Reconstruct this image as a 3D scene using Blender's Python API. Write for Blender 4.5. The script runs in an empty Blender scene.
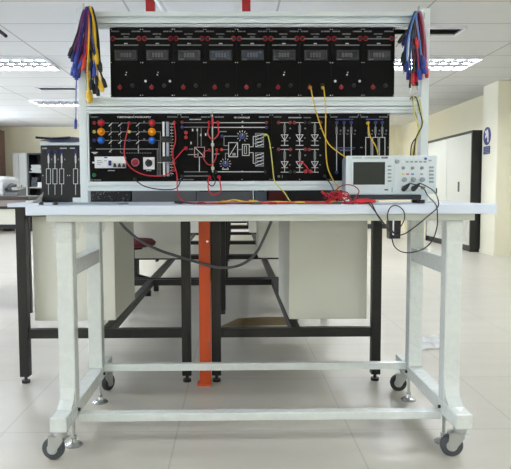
import bpy, bmesh, math, random
from mathutils import Vector, Matrix

random.seed(7)
scene = bpy.context.scene
col = scene.collection
R = math.radians

# ------------------------------------------------------------------ camera
F_PX, EYE = 620.0, 0.835
PITCH, YAW, ROLL = math.atan(44.5 / F_PX), R(0.7), R(-0.2)
CX = 234 + F_PX * math.tan(YAW)
CY = 234.5
rot = Matrix.Rotation(-YAW, 3, 'Z') @ Matrix.Rotation(math.pi / 2 - PITCH, 3, 'X') @ Matrix.Rotation(ROLL, 3, 'Z')
cam_data = bpy.data.cameras.new('camera')
cam_data.sensor_width = 36
cam_data.lens = F_PX / 511 * 36
cam_data.shift_x = (255.5 - CX) / 511
cam_data.clip_start, cam_data.clip_end = 0.05, 100
cam = bpy.data.objects.new('camera', cam_data)
cam.matrix_world = Matrix.Translation((0, 0, EYE)) @ rot.to_4x4()
col.objects.link(cam)
scene.camera = cam

# ------------------------------------------------------------------ world, exposure
w = bpy.data.worlds.new('world')
scene.world = w
w.use_nodes = True
w.node_tree.nodes['Background'].inputs[0].default_value = (0.80, 0.88, 1.0, 1)
w.node_tree.nodes['Background'].inputs[1].default_value = 0.6
vs = scene.view_settings
vs.view_transform = 'Standard'
vs.look = 'None'
vs.gamma = 1
vs.use_curve_mapping = False
vs.exposure = 0.46
LAMP = 20.0


# ------------------------------------------------------------------ pixel rays
def ray(px, py):
    return rot @ Vector(((px - CX) / F_PX, -(py - CY) / F_PX, -1.0))


def P(px, py, Y):
    d = ray(px, py)
    return Vector((0, 0, EYE)) + d * (Y / d.y)


def FL(px, py, z=0.0):
    d = ray(px, py)
    return Vector((0, 0, EYE)) + d * ((z - EYE) / d.z)


# ------------------------------------------------------------------ materials
def srgb(c):
    return tuple(((v / 255) / 12.92 if v / 255 <= 0.04045 else ((v / 255 + 0.055) / 1.055) ** 2.4) for v in c)


def mat(name, rgb, rough=0.5, metal=0.0, var=0.05, scale=30.0, bump=0.0, bscale=60.0, coat=0.0, spec=None):
    m = bpy.data.materials.new(name)
    m.use_nodes = True
    nt = m.node_tree
    b = nt.nodes['Principled BSDF']
    c = srgb(rgb)
    tc = nt.nodes.new('ShaderNodeTexCoord')
    n = nt.nodes.new('ShaderNodeTexNoise')
    n.inputs['Scale'].default_value = scale
    n.inputs['Detail'].default_value = 3
    nt.links.new(tc.outputs['Object'], n.inputs['Vector'])
    mx = nt.nodes.new('ShaderNodeMix')
    mx.data_type = 'RGBA'
    mx.inputs[6].default_value = tuple(max(0, v * (1 - var)) for v in c) + (1,)
    mx.inputs[7].default_value = tuple(min(1, v * (1 + var)) for v in c) + (1,)
    nt.links.new(n.outputs['Fac'], mx.inputs[0])
    nt.links.new(mx.outputs[2], b.inputs['Base Color'])
    b.inputs['Roughness'].default_value = rough
    b.inputs['Metallic'].default_value = metal
    if coat:
        b.inputs['Coat Weight'].default_value = coat
        b.inputs['Coat Roughness'].default_value = 0.12
    if spec is not None:
        b.inputs['Specular IOR Level'].default_value = spec
    if bump:
        n2 = nt.nodes.new('ShaderNodeTexNoise')
        n2.inputs['Scale'].default_value = bscale
        n2.inputs['Detail'].default_value = 4
        nt.links.new(tc.outputs['Object'], n2.inputs['Vector'])
        bp = nt.nodes.new('ShaderNodeBump')
        bp.inputs['Strength'].default_value = bump
        bp.inputs['Distance'].default_value = 0.004
        nt.links.new(n2.outputs['Fac'], bp.inputs['Height'])
        nt.links.new(bp.outputs['Normal'], b.inputs['Normal'])
    return m


def emit_mat(name, rgb, strength):
    m = bpy.data.materials.new(name)
    m.use_nodes = True
    nt = m.node_tree
    b = nt.nodes['Principled BSDF']
    b.inputs['Base Color'].default_value = srgb(rgb) + (1,)
    b.inputs['Emission Color'].default_value = srgb(rgb) + (1,)
    b.inputs['Emission Strength'].default_value = strength
    return m


def grid_mat(name, rgb, line, bw, bh, ox, oy, mortar, rough, streak=0.03, spec=0.5, bump=0.0):
    """tiles in the XY plane: a brick texture without offset"""
    m = bpy.data.materials.new(name)
    m.use_nodes = True
    nt = m.node_tree
    b = nt.nodes['Principled BSDF']
    geo = nt.nodes.new('ShaderNodeNewGeometry')
    mp = nt.nodes.new('ShaderNodeMapping')
    mp.inputs['Location'].default_value = (-ox, -oy, 0)
    nt.links.new(geo.outputs['Position'], mp.inputs['Vector'])
    br = nt.nodes.new('ShaderNodeTexBrick')
    br.offset = 0
    br.squash = 1
    br.inputs['Scale'].default_value = 1
    br.inputs['Brick Width'].default_value = bw
    br.inputs['Row Height'].default_value = bh
    br.inputs['Mortar Size'].default_value = mortar
    br.inputs['Mortar Smooth'].default_value = 0.1
    c = srgb(rgb)
    br.inputs['Color1'].default_value = tuple(v * 0.985 for v in c) + (1,)
    br.inputs['Color2'].default_value = tuple(min(1, v * 1.015) for v in c) + (1,)
    br.inputs['Mortar'].default_value = srgb(line) + (1,)
    nt.links.new(mp.outputs['Vector'], br.inputs['Vector'])
    n = nt.nodes.new('ShaderNodeTexNoise')
    n.inputs['Scale'].default_value = 2.2
    n.inputs['Detail'].default_value = 6
    mp2 = nt.nodes.new('ShaderNodeMapping')
    mp2.inputs['Scale'].default_value = (0.7, 3.2, 1)
    nt.links.new(geo.outputs['Position'], mp2.inputs['Vector'])
    nt.links.new(mp2.outputs['Vector'], n.inputs['Vector'])
    hs = nt.nodes.new('ShaderNodeMix')
    hs.data_type = 'RGBA'
    hs.blend_type = 'MULTIPLY'
    hs.inputs[0].default_value = 1
    mr = nt.nodes.new('ShaderNodeMapRange')
    mr.inputs['From Min'].default_value = 0.3
    mr.inputs['From Max'].default_value = 0.7
    mr.inputs['To Min'].default_value = 1 - streak * 2
    mr.inputs['To Max'].default_value = 1.0
    nt.links.new(n.outputs['Fac'], mr.inputs['Value'])
    nt.links.new(br.outputs['Color'], hs.inputs[6])
    nt.links.new(mr.outputs['Result'], hs.inputs[7])
    nt.links.new(hs.outputs[2], b.inputs['Base Color'])
    b.inputs['Roughness'].default_value = rough
    b.inputs['Specular IOR Level'].default_value = spec
    return m


M = {
    'board': mat('white_laminate', (222, 231, 247), 0.35, var=0.02, scale=8),
    'frame': mat('wrapped_white_steel', (218, 224, 221), 0.24, var=0.08, scale=40, bump=0.9, bscale=38, coat=0.6),
    'apron': mat('cream_steel', (214, 218, 210), 0.4, var=0.03),
    'alu': mat('pale_aluminium_profile', (224, 233, 237), 0.4, metal=0.0, var=0.01, scale=5),
    'alu_dark': mat('profile_groove', (120, 126, 128), 0.5, metal=0.2),
    'panel': mat('black_panel', (9, 9, 10), 0.5, var=0.1, scale=200, spec=0.12),
    'case': mat('black_case', (22, 23, 26), 0.55, var=0.1),
    'ink': mat('white_print', (215, 217, 218), 0.6),
    'dimink': mat('grey_print', (128, 130, 134), 0.6),
    'ledw': mat('white_lamp_lens', (245, 247, 245), 0.3),
    'inkred': mat('red_print', (170, 40, 55), 0.5),
    'inkblue': mat('blue_print', (70, 90, 160), 0.5),
    'red': mat('red_plastic', (204, 30, 48), 0.35, coat=0.2),
    'jackred': mat('dark_red_jack', (150, 24, 40), 0.4),
    'orange': mat('orange_plastic', (245, 160, 20), 0.35),
    'redorange': mat('red_orange_plastic', (235, 70, 25), 0.4),
    'blue': mat('blue_plastic', (35, 110, 225), 0.35),
    'navy': mat('navy_plastic', (32, 42, 120), 0.4),
    'cobalt': mat('cobalt_plastic', (38, 66, 165), 0.4),
    'sky': mat('pale_blue_plastic', (95, 140, 195), 0.4),
    'purple': mat('purple_rubber', (105, 45, 110), 0.45),
    'pink': mat('pink_rubber', (190, 120, 150), 0.45),
    'yellow': mat('yellow_rubber', (234, 192, 48), 0.4),
    'lemon': mat('lemon_rubber', (216, 210, 104), 0.45),
    'black': mat('black_rubber', (22, 22, 26), 0.45),
    'greycable': mat('grey_rubber', (88, 90, 92), 0.5),
    'green': mat('green_plastic', (30, 130, 80), 0.4),
    'bezel': mat('meter_bezel', (33, 35, 39), 0.4),
    'lcd': mat('unlit_lcd', (44, 47, 52), 0.25, var=0.08, scale=120),
    'lcdblue': mat('unlit_bluish_lcd', (42, 54, 78), 0.25, var=0.08, scale=120),
    'seg': mat('lcd_digits', (104, 107, 112), 0.35),
    'white': mat('white_plastic', (232, 234, 238), 0.4, var=0.02),
    'scope': mat('scope_casing', (218, 228, 232), 0.42, var=0.02),
    'scopegrey': mat('scope_buttons', (150, 160, 165), 0.45),
    'screen': mat('dark_screen_glass', (46, 51, 49), 0.3, var=0.04, spec=0.3),
    'darkgrey': mat('dark_grey_plastic', (60, 64, 70), 0.5),
    'chrome': mat('zinc_plated_steel', (200, 202, 204), 0.22, metal=0.9),
    'zinc': mat('brushed_zinc', (186, 190, 188), 0.35, metal=0.7),
    'tyre': mat('grey_caster_tyre', (72, 76, 80), 0.5),
    'tyreblack': mat('black_caster_tyre', (38, 40, 42), 0.5),
    'blacksteel': mat('black_powder_coat', (21, 20, 21), 0.42, var=0.1),
    'orangepost': mat('orange_painted_steel', (206, 78, 26), 0.45, var=0.08, scale=10),
    'redpost': mat('red_painted_steel', (176, 36, 34), 0.45),
    'ped': mat('beige_grey_board', (230, 230, 217), 0.5, var=0.02, scale=6),
    'wall': mat('cream_wall_paint', (236, 229, 200), 0.75, var=0.02, scale=3),
    'pillar': mat('pale_wall_paint', (234, 230, 210), 0.7, var=0.02, scale=3),
    'grey': mat('grey_equipment', (112, 114, 116), 0.55),
    'bluegrey': mat('blue_grey_equipment', (100, 112, 122), 0.55),
    'maroon': mat('maroon_fabric', (96, 22, 34), 0.8, bump=0.3, bscale=400),
    'maroonbox': mat('maroon_case', (96, 28, 28), 0.6),
    'lightgrey': mat('light_grey_steel', (192, 195, 190), 0.45, var=0.02),
    'doorgrey': mat('pale_cupboard_door', (200, 200, 190), 0.4, var=0.02, scale=4),
    'paper': mat('white_paper', (238, 238, 236), 0.8, var=0.02),
    'reflection': mat('brown_floor_reflection', (146, 124, 88), 0.85, var=0.12, scale=14),
    'sheet': mat('silver_blue_sheet', (150, 158, 178), 0.3, metal=0.3),
    'bluefolder': mat('navy_plastic_cover', (56, 72, 128), 0.35, var=0.15, bump=0.5, bscale=30),
    'signblue': mat('sign_blue', (40, 44, 110), 0.4),
    'curtain': mat('dusty_pink_fabric', (176, 146, 130), 0.9, var=0.1, scale=20),
    'darkwood': mat('dark_laminate', (66, 58, 56), 0.45),
    'pinkgrey': mat('pinkish_grey_laminate', (176, 164, 162), 0.5),
    'wrap': mat('crumpled_white_wrap', (246, 247, 248), 0.35, bump=0.3, bscale=40, coat=0.4),
    'frosted': mat('louver_grey', (78, 79, 80), 0.5),
    'vent_shade': mat('vent_opening_shade', (58, 52, 46), 0.8),
    'floor': grid_mat('vinyl_floor', (194, 189, 178), (175, 171, 161), 0.6, 0.6, -0.20, 0.3, 0.003, 0.34, 0.04),
    'ceil': grid_mat('ceiling_tile', (214, 214, 212), (168, 168, 166), 1.105, 0.597, -1.88, 4.5, 0.008, 0.85, 0.015, 0.2),
    'lamp': emit_mat('lit_diffuser', (242, 248, 255), LAMP),
    'day': emit_mat('daylit_pane', (225, 236, 255), 7.0),
}


def film_mat():
    m = bpy.data.materials.new('clear_film')
    m.use_nodes = True
    nt = m.node_tree
    out = nt.nodes['Material Output']
    b = nt.nodes['Principled BSDF']
    b.inputs['Base Color'].default_value = (0.92, 0.94, 0.94, 1)
    b.inputs['Roughness'].default_value = 0.15
    tr = nt.nodes.new('ShaderNodeBsdfTransparent')
    mx = nt.nodes.new('ShaderNodeMixShader')
    n = nt.nodes.new('ShaderNodeTexNoise')
    n.inputs['Scale'].default_value = 40
    n.inputs['Detail'].default_value = 4
    mr = nt.nodes.new('ShaderNodeMapRange')
    mr.inputs['From Min'].default_value = 0.45
    mr.inputs['From Max'].default_value = 0.7
    mr.inputs['To Min'].default_value = 0.02
    mr.inputs['To Max'].default_value = 0.26
    nt.links.new(n.outputs['Fac'], mr.inputs['Value'])
    nt.links.new(mr.outputs['Result'], mx.inputs[0])
    nt.links.new(tr.outputs[0], mx.inputs[1])
    nt.links.new(b.outputs[0], mx.inputs[2])
    nt.links.new(mx.outputs[0], out.inputs[0])
    return m


M['film'] = film_mat()


# ------------------------------------------------------------------ object helpers
def tag(o, label, cat, group=None, kind=None):
    if label:
        o['label'] = label
    if cat:
        o['category'] = cat
    if group:
        o['group'] = group
    if kind:
        o['kind'] = kind
    return o


def empty(name, loc, label, cat, group=None):
    o = bpy.data.objects.new(name, None)
    o.empty_display_size = 0.05
    o.location = loc
    col.objects.link(o)
    return tag(o, label, cat, group)


def root_loc(o):
    v = Vector((0, 0, 0))
    while o is not None:
        v += o.location
        o = o.parent
    return v


def copy_tree(o, parent=None):
    c = o.copy()
    col.objects.link(c)
    c.parent = parent
    for ch in list(o.children):
        copy_tree(ch, c)
    return c


class MB:
    """collects shapes in world coordinates; build() links them as one mesh object"""

    def __init__(self):
        self.bm = bmesh.new()

    def box(self, a, b, bev=0.0, mtx=None):
        lo = Vector([min(a[i], b[i]) for i in range(3)])
        hi = Vector([max(a[i], b[i]) for i in range(3)])
        c, s = (lo + hi) / 2, hi - lo
        r = bmesh.ops.create_cube(self.bm, size=1)
        vs_ = r['verts']
        bmesh.ops.scale(self.bm, vec=s, verts=vs_)
        bmesh.ops.translate(self.bm, vec=c, verts=vs_)
        if bev > 0:
            es = list({e for v in vs_ for e in v.link_edges})
            g = bmesh.ops.bevel(self.bm, geom=es, offset=min(bev, min(s) * 0.45), segments=2, affect='EDGES', profile=0.6)
            vs_ = list({v for f in g['faces'] for v in f.verts} | {v for v in vs_ if v.is_valid})
        if mtx is not None:
            bmesh.ops.transform(self.bm, matrix=mtx, verts=vs_)
        return self

    def cyl(self, p, q, r1, r2=None, seg=16):
        p, q = Vector(p), Vector(q)
        r2 = r1 if r2 is None else r2
        d = q - p
        mtx = Matrix.Translation((p + q) / 2) @ d.to_track_quat('Z', 'Y').to_matrix().to_4x4()
        bmesh.ops.create_cone(self.bm, cap_ends=True, segments=seg, radius1=r1, radius2=r2, depth=d.length, matrix=mtx)
        return self

    def lathe(self, p, axis, prof, seg=20):
        """prof: (radius, distance along axis) pairs"""
        p = Vector(p)
        q = Vector(axis).normalized().to_track_quat('Z', 'Y').to_matrix()
        rings = []
        for r, h in prof:
            rings.append([self.bm.verts.new(p + q @ Vector((r * math.cos(2 * math.pi * k / seg), r * math.sin(2 * math.pi * k / seg), h))) for k in range(seg)])
        for a, b in zip(rings, rings[1:]):
            for k in range(seg):
                self.bm.faces.new((a[k], a[(k + 1) % seg], b[(k + 1) % seg], b[k]))
        self.bm.faces.new(rings[0][::-1])
        self.bm.faces.new(rings[-1])
        return self

    def torus(self, c, axis, R_, r, seg=28, sub=10):
        c = Vector(c)
        q = Vector(axis).normalized().to_track_quat('Z', 'Y').to_matrix()
        rings = []
        for i in range(seg):
            a = 2 * math.pi * i / seg
            rings.append([self.bm.verts.new(c + q @ Vector(((R_ + r * math.cos(b)) * math.cos(a), (R_ + r * math.cos(b)) * math.sin(a), r * math.sin(b)))) for b in [2 * math.pi * j / sub for j in range(sub)]])
        for i in range(seg):
            A, B = rings[i], rings[(i + 1) % seg]
            for j in range(sub):
                self.bm.faces.new((A[j], B[j], B[(j + 1) % sub], A[(j + 1) % sub]))
        return self

    def tube(self, pts, r, seg=8, smooth=6):
        pts = [Vector(p) for p in pts]
        if smooth and len(pts) > 2:
            out = []
            ext = [pts[0] * 2 - pts[1]] + pts + [pts[-1] * 2 - pts[-2]]
            for i in range(1, len(ext) - 2):
                p0, p1, p2, p3 = ext[i - 1:i + 3]
                for k in range(smooth):
                    t = k / smooth
                    out.append(0.5 * ((2 * p1) + (p2 - p0) * t + (2 * p0 - 5 * p1 + 4 * p2 - p3) * t * t + (3 * p1 - p0 - 3 * p2 + p3) * t ** 3))
            out.append(pts[-1])
            pts = out
        prev, n = None, None
        rings = []
        for i, p in enumerate(pts):
            d = (pts[min(i + 1, len(pts) - 1)] - pts[max(i - 1, 0)])
            if d.length < 1e-9:
                d = Vector((0, 0, 1))
            d.normalize()
            if n is None:
                n = d.orthogonal().normalized()
            else:
                n = (n - d * n.dot(d))
                n = n.normalized() if n.length > 1e-6 else d.orthogonal().normalized()
            b = d.cross(n)
            rings.append([self.bm.verts.new(p + (n * math.cos(2 * math.pi * k / seg) + b * math.sin(2 * math.pi * k / seg)) * r) for k in range(seg)])
        for a, b in zip(rings, rings[1:]):
            for k in range(seg):
                self.bm.faces.new((a[k], a[(k + 1) % seg], b[(k + 1) % seg], b[k]))
        self.bm.faces.new(rings[0][::-1])
        self.bm.faces.new(rings[-1])
        return self

    def prism(self, poly, axis, a, b):
        """poly: 2D points; extruded along axis 0/1/2 between a and b"""
        def mk(t, u, v):
            return {0: (t, u, v), 1: (u, t, v), 2: (u, v, t)}[axis]
        A = [self.bm.verts.new(mk(a, u, v)) for u, v in poly]
        B = [self.bm.verts.new(mk(b, u, v)) for u, v in poly]
        n = len(poly)
        self.bm.faces.new(A[::-1])
        self.bm.faces.new(B)
        for k in range(n):
            self.bm.faces.new((A[k], A[(k + 1) % n], B[(k + 1) % n], B[k]))
        return self

    def sheet(self, fn, nu, nv, th=0.001):
        """fn(u, v) -> point; closed thin sheet"""
        top = [[self.bm.verts.new(Vector(fn(i / nu, j / nv))) for j in range(nv + 1)] for i in range(nu + 1)]
        fs = []
        for i in range(nu):
            for j in range(nv):
                fs.append(self.bm.faces.new((top[i][j], top[i + 1][j], top[i + 1][j + 1], top[i][j + 1])))
        bmesh.ops.solidify(self.bm, geom=fs, thickness=th)
        return self

    def build(self, name, material, parent=None, smooth=False, origin=None):
        bmesh.ops.recalc_face_normals(self.bm, faces=self.bm.faces[:])
        me = bpy.data.meshes.new(name)
        if parent is not None:
            off = root_loc(parent)
        elif origin is not None:
            off = Vector(origin)
        else:
            xs = [v.co.x for v in self.bm.verts]
            ys = [v.co.y for v in self.bm.verts]
            zs = [v.co.z for v in self.bm.verts]
            off = Vector(((min(xs) + max(xs)) / 2, (min(ys) + max(ys)) / 2, min(zs)))
        bmesh.ops.translate(self.bm, vec=-off, verts=self.bm.verts[:])
        if smooth:
            for f in self.bm.faces:
                f.smooth = True
        self.bm.to_mesh(me)
        self.bm.free()
        if smooth:
            me.set_sharp_from_angle(angle=R(40))
        me.materials.append(M[material] if isinstance(material, str) else material)
        o = bpy.data.objects.new(name, me)
        col.objects.link(o)
        if parent is not None:
            o.parent = parent
        else:
            o.location = off
        return o


def text_into(mb, s, c, h, facing='front', align='CENTER', width=None):
    """adds lettering as a thin mesh standing in the XZ plane at c (or the YZ plane for 'left')"""
    cu = bpy.data.curves.new('lettering', 'FONT')
    cu.body = s
    cu.size = h * 1.38
    cu.align_x = align
    cu.align_y = 'CENTER'
    cu.extrude = 0.0003
    cu.offset = h * 0.05
    cu.resolution_u = 2
    o = bpy.data.objects.new('lettering', cu)
    col.objects.link(o)
    bpy.context.view_layer.update()
    me = bpy.data.meshes.new_from_object(o)
    bpy.data.objects.remove(o)
    n0 = len(mb.bm.verts)
    mb.bm.from_mesh(me)
    mb.bm.verts.ensure_lookup_table()
    vs_ = mb.bm.verts[n0:]
    bpy.data.meshes.remove(me)
    if width:
        xs = [v.co.x for v in vs_]
        k = width / max(1e-6, max(xs) - min(xs))
        for v in vs_:
            v.co.x *= k
    rm = Matrix.Rotation(math.pi / 2, 4, 'X')
    if facing == 'left':
        rm = Matrix.Rotation(-math.pi / 2, 4, 'Z') @ rm
    bmesh.ops.transform(mb.bm, matrix=Matrix.Translation(Vector(c)) @ rm, verts=vs_)


def struct(mb, name, material, parent=None):
    o = mb.build(name, material, parent)
    o['kind'] = 'structure'
    return o


# ================================================================== ROOM
H = 2.17
XL, XR, YB, YF = -4.90, 3.55, 13.2, -3.2
struct(MB().box((XL - .1, YF - .1, -0.1), (XR + .6, YB + .1, 0)), 'floor', 'floor')
struct(MB().box((XL - .1, YF - .1, H), (XR + .6, YB + .1, H + 0.1)), 'ceiling', 'ceil')
struct(MB().box((XL, YB, 0), (XR + .6, YB + .1, H)), 'wall_back', 'wall')
struct(MB().box((XR, YF, 0), (XR + .1, YB, H)), 'wall_right', 'wall')
struct(MB().box((XL, YF - .1, 0), (XR + .6, YF, H)), 'wall_front', 'wall')
wl = MB()
WIN = [(-1.6, 0.6), (2.4, 4.6), (6.4, 8.6), (9.9, 12.0)]
wl.box((XL - .1, YF, 0), (XL, YB, 0.85)).box((XL - .1, YF, 1.95), (XL, YB, H))
edges = [YF] + [v for w_ in WIN for v in w_] + [YB]
for a, b in zip(edges[::2], edges[1::2]):
    wl.box((XL - .1, a, 0.85), (XL, b, 1.95))
struct(wl, 'wall_left', 'wall')
for i, (a, b) in enumerate(WIN):
    f = MB()
    f.box((XL - .07, a, .85), (XL - .02, b, .89)).box((XL - .07, a, 1.91), (XL - .02, b, 1.95))
    for yy in (a, (a + b) / 2 - .02, b - .04):
        f.box((XL - .07, yy, .89), (XL - .02, yy + .04, 1.91))
    fr = struct(f, 'window_%d' % (i + 1), 'lightgrey')
    MB().box((XL - .055, a + .04, .89), (XL - .045, b - .04, 1.91)).build('pane', 'day', fr)
struct(MB().box((XL + .001, YB - .015, 0), (XR, YB, .1)), 'baseboard_back', 'darkgrey')
struct(MB().box((3.26, 7.70, 0), (XR, 8.16, H), 0.008), 'pillar_right', 'pillar')
struct(MB().box((3.252, 7.692, 0), (3.26, 8.16, .045)).box((3.252, 7.692, 0), (XR, 7.70, .045)), 'baseboard_right', 'pillar')

# ---- ceiling lights, one builder, copies in a loop
LG = 'recessed louvre ceiling lights'


def make_lamp():
    t = empty('ceiling_light', (0, 0, H - .03), None, 'light', LG)
    x0, x1, y0, y1 = -.54, .54, -.27, .27
    z = H - 0.03
    fr = MB()
    fr.box((x0 - .012, y0 - .012, z), (x1 + .012, y0, H)).box((x0 - .012, y1, z), (x1 + .012, y1 + .012, H))
    fr.box((x0 - .012, y0, z), (x0, y1, H)).box((x1, y0, z), (x1 + .012, y1, H))
    fr.build('frame', 'white', t)
    MB().box((x0, y0, H - .006), (x1, y1, H - .001)).build('diffuser', 'lamp', t)
    lo = MB()
    for k in range(1, 3):                                # long reflectors
        yy = y0 + (y1 - y0) * k / 3
        lo.prism([(yy - .006, z + .001), (yy + .006, z + .001), (yy + .02, H - .007), (yy - .02, H - .007)], 0, x0, x1)
    for k in range(1, 9):                                # cross blades, wider above
        xx = x0 + (x1 - x0) * k / 9
        lo.prism([(xx - .004, z + .002), (xx + .004, z + .002), (xx + .012, H - .007), (xx - .012, H - .007)], 1, y0, y1)
    lo.build('louvre', 'frosted', t)
    return t


lamp0 = make_lamp()
first = True
for r_, yy in enumerate((-2.1, 0.8, 3.7, 6.61, 9.48, 12.4)):
    for c_, xx in enumerate((-2.44, -0.24, 1.97)):
        if yy in (0.8, 3.7) and c_ == 1:
            continue
        o = lamp0 if first else copy_tree(lamp0)
        first = False
        o.location = (xx, yy, H - .03)
        o['label'] = 'louvred ceiling light hidden above or behind the trainer'
        if yy == 6.61 and c_ == 0:
            o['label'] = 'louvred ceiling light at upper left edge, left of the hanging leads'
        elif yy == 9.48 and c_ == 0:
            o['label'] = 'farther louvred ceiling light seen just left of the left post'
        elif yy == 6.61 and c_ == 2:
            o['label'] = 'louvred ceiling light at upper right, crossed by the right post'


# ---- ceiling vents, shade of the openings painted on as dark brown
def vent(p, label, w_, d_):
    t = empty('ceiling_vent', p, label, 'vent', 'ceiling vents')
    x, y, _ = p
    z = H - .02
    f = MB()
    f.box((x - w_, y - d_, z), (x + w_, y - d_ + .025, H - .0005)).box((x - w_, y + d_ - .025, z), (x + w_, y + d_, H - .0005))
    f.box((x - w_, y - d_ + .025, z), (x - w_ + .025, y + d_ - .025, H - .0005)).box((x + w_ - .025, y - d_ + .025, z), (x + w_, y + d_ - .025, H - .0005))
    f.build('frame', 'white', t)
    MB().box((x - w_ + .025, y - d_ + .025, H - .004), (x + w_ - .025, y + d_ - .025, H - .001)).build('backing', 'vent_shade', t)  # solid plate, the dark of the opening is put into its colour
    s = MB()
    for k in range(1, 5):
        yy = y - d_ + 2 * d_ * k / 5
        s.prism([(yy - .03, z), (yy - .027, z), (yy + .02, H - .005), (yy + .017, H - .005)], 0, x - w_ + .025, x + w_ - .025)
    s.build('slats', 'vent_shade', t)


vent((1.60, 5.30, H - .02), 'dark slit vent in ceiling just right of the right post', .32, .13)
vent((-2.28, 8.2, H - .02), 'dark slit vent in ceiling beside the left hanging leads', .26, .11)

br = MB()
br.tube([P(-8, 26, 4.6), P(0, 31.5, 4.55), P(6, 36, 4.5)], .014, 6, 0)
br.tube([P(-8, 26, 4.6), P(-8, 26, 4.6) * 1.0 + Vector((0, 0, H - P(-8, 26, 4.6).z))], .012, 6, 0)
tag(br.build('ceiling_bracket', 'blacksteel'), 'short black rod hanging under the ceiling at top left corner', 'bracket')


# ---- red drop poles and pale conduit coming down from the ceiling
def drop_pole(x0, x1, label):
    y = 4.2
    t = empty('power_drop_pole', ((x0 + x1) / 2, y, 1.05), label, 'pole', 'red poles hanging from the ceiling')
    MB().box((x0, y - .03, 1.17), (x1, y + .03, H - .0005), .003).build('pole', 'redpost', t)
    MB().box((x0 - .03, y - .05, 1.05), (x1 + .03, y + .05, 1.17), .006).build('socket_box', 'lightgrey', t)


drop_pole(P(146.2, 5, 4.2).x, P(154.8, 5, 4.2).x, 'red square pole dropping from ceiling behind left of the upper panel row')
drop_pole(P(242, 5, 4.2).x, P(250.4, 5, 4.2).x, 'red square pole dropping from ceiling behind middle of upper panel row')
cn = MB()
cn.tube([P(153, -7, 4.0), P(157, 0, 4.0), P(166, 14, 4.0), P(172, 24, 4.0), P(174, 34, 4.0)], .017, 8, 4)
tag(cn.build('cable_conduit', 'white', smooth=True), 'slanting white conduit beside the left red ceiling pole', 'conduit')

# ---- pillar signs
t = empty('safety_sign', (3.26, 8.0, 1.43), 'round blue safety sign with white figure on the pale pillar', 'sign')
c = FL(487.7, 136, 0)
SY, SZ = 7.995, 1.515
MB().cyl((3.259, SY, SZ), (3.254, SY, SZ), .115, seg=40).build('disc', 'signblue', t)
fg = MB()
fg.prism([(SY + .01, SZ + .08), (SY - .03, SZ + .085), (SY - .05, SZ + .03), (SY - .055, SZ - .08), (SY - .02, SZ - .08), (SY - .012, SZ + .0), (SY + .02, SZ - .02), (SY + .05, SZ - .03), (SY + .055, SZ + .005), (SY + .02, SZ + .03)], 0, 3.2535, 3.2525)
fg.cyl((3.2535, SY + .035, SZ + .055), (3.2525, SY + .035, SZ + .055), .022, seg=16)
fg.build('figure', 'white', t)
t = empty('notice_plate', (3.26, 8.0, 1.28), 'small rectangular blue notice with pale text under the round sign', 'sign')
MB().box((3.259, SY - .10, 1.285), (3.254, SY + .10, 1.385)).build('plate', 'signblue', t)
tx = MB()
for k, (a, b) in enumerate(((-.07, .075), (-.08, .06), (-.06, .08), (-.075, .04))):
    zz = 1.366 - k * .021
    y = SY - .08
    while y < SY + b:
        l = random.uniform(.018, .035)
        tx.box((3.2542, y, zz - .005), (3.2535, y + l, zz + .004))
        y += l + .008
tx.build('text_lines', 'sheet', t)

wn = MB()
c = P(405.0, 134, YB)
wn.box((c.x - .06, YB - .012, c.z - .09), (c.x + .06, YB - .001, c.z + .09))
tag(wn.build('wall_notice', 'grey'), 'small grey notice on far wall seen left of right post', 'notice')

# ================================================================== RIGHT CUPBOARD
t = empty('storage_cupboard', (3.34, 9.15, 0), 'long pale sliding-door cupboard with black end panels against right wall', 'cupboard')
cy0, cy1, cx0, cx1, cz = 8.19, 10.1, 3.14, 3.53, 1.61
MB().box((cx0 + .03, cy0 + .03, .08), (cx1, cy1 - .03, cz - .03)).build('body', 'blacksteel', t)
MB().box((cx0, cy0, 0), (cx1, cy0 + .03, cz)).build('end_panel', 'blacksteel', t)
MB().box((cx0, cy1 - .03, 0), (cx1, cy1, cz)).build('end_panel', 'blacksteel', t)
MB().box((cx0, cy0 + .03, cz - .03), (cx1, cy1 - .03, cz)).build('top_board', 'blacksteel', t)
MB().box((cx0 + .02, cy0 + .03, 0), (cx1, cy1 - .03, .08)).build('plinth', 'blacksteel', t)
for (a, b, hy, dx) in ((cy0 + .032, 9.16, 8.66, 0), (9.17, cy1 - .032, 9.68, 0)):
    d = MB().box((cx0 + .004, a, .085), (cx0 + .028, b, cz - .035), .002).build('door', 'doorgrey', t)
    MB().box((cx0 + .0025, hy - .035, .80), (cx0 + .006, hy + .035, .94), .001).build('handle', 'black', d)

# ================================================================== FAR LEFT: cabinets, shelf, desk
Yb = 12.75
x0, x1 = P(12.5, 170, Yb).x, P(27, 170, Yb).x
zt = P(20, 153, Yb).z
t = empty('steel_cabinet', ((x0 + x1) / 2, Yb + .2, 0), 'light grey two-door steel cabinet against far left back wall', 'cabinet')
MB().box((x0, Yb + .015, 0), (x1, Yb + .42, zt), .004).build('body', 'lightgrey', t)
xm = (x0 * .55 + x1 * .45)
for a, b, hx in ((x0 + .01, xm - .004, xm - .05), (xm + .004, x1 - .01, xm + .05)):
    d = MB().box((a, Yb, .05), (b, Yb + .014, zt - .02), .002).build('door', 'lightgrey', t)
    MB().box((hx - .01, Yb - .015, .8), (hx + .01, Yb, .95)).build('handle', 'darkgrey', d)
sx0, sx1 = x1 + .01, P(74, 170, Yb).x
t = empty('open_shelf', ((sx0 + sx1) / 2, Yb + .2, 0), 'black open shelf unit beside the light grey steel cabinet', 'shelf')
MB().box((sx0, Yb, 0), (sx0 + .03, Yb + .42, zt), 0).build('side_panel', 'blacksteel', t)
MB().box((sx1 - .03, Yb, 0), (sx1, Yb + .42, zt), 0).build('side_panel', 'blacksteel', t)
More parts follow.
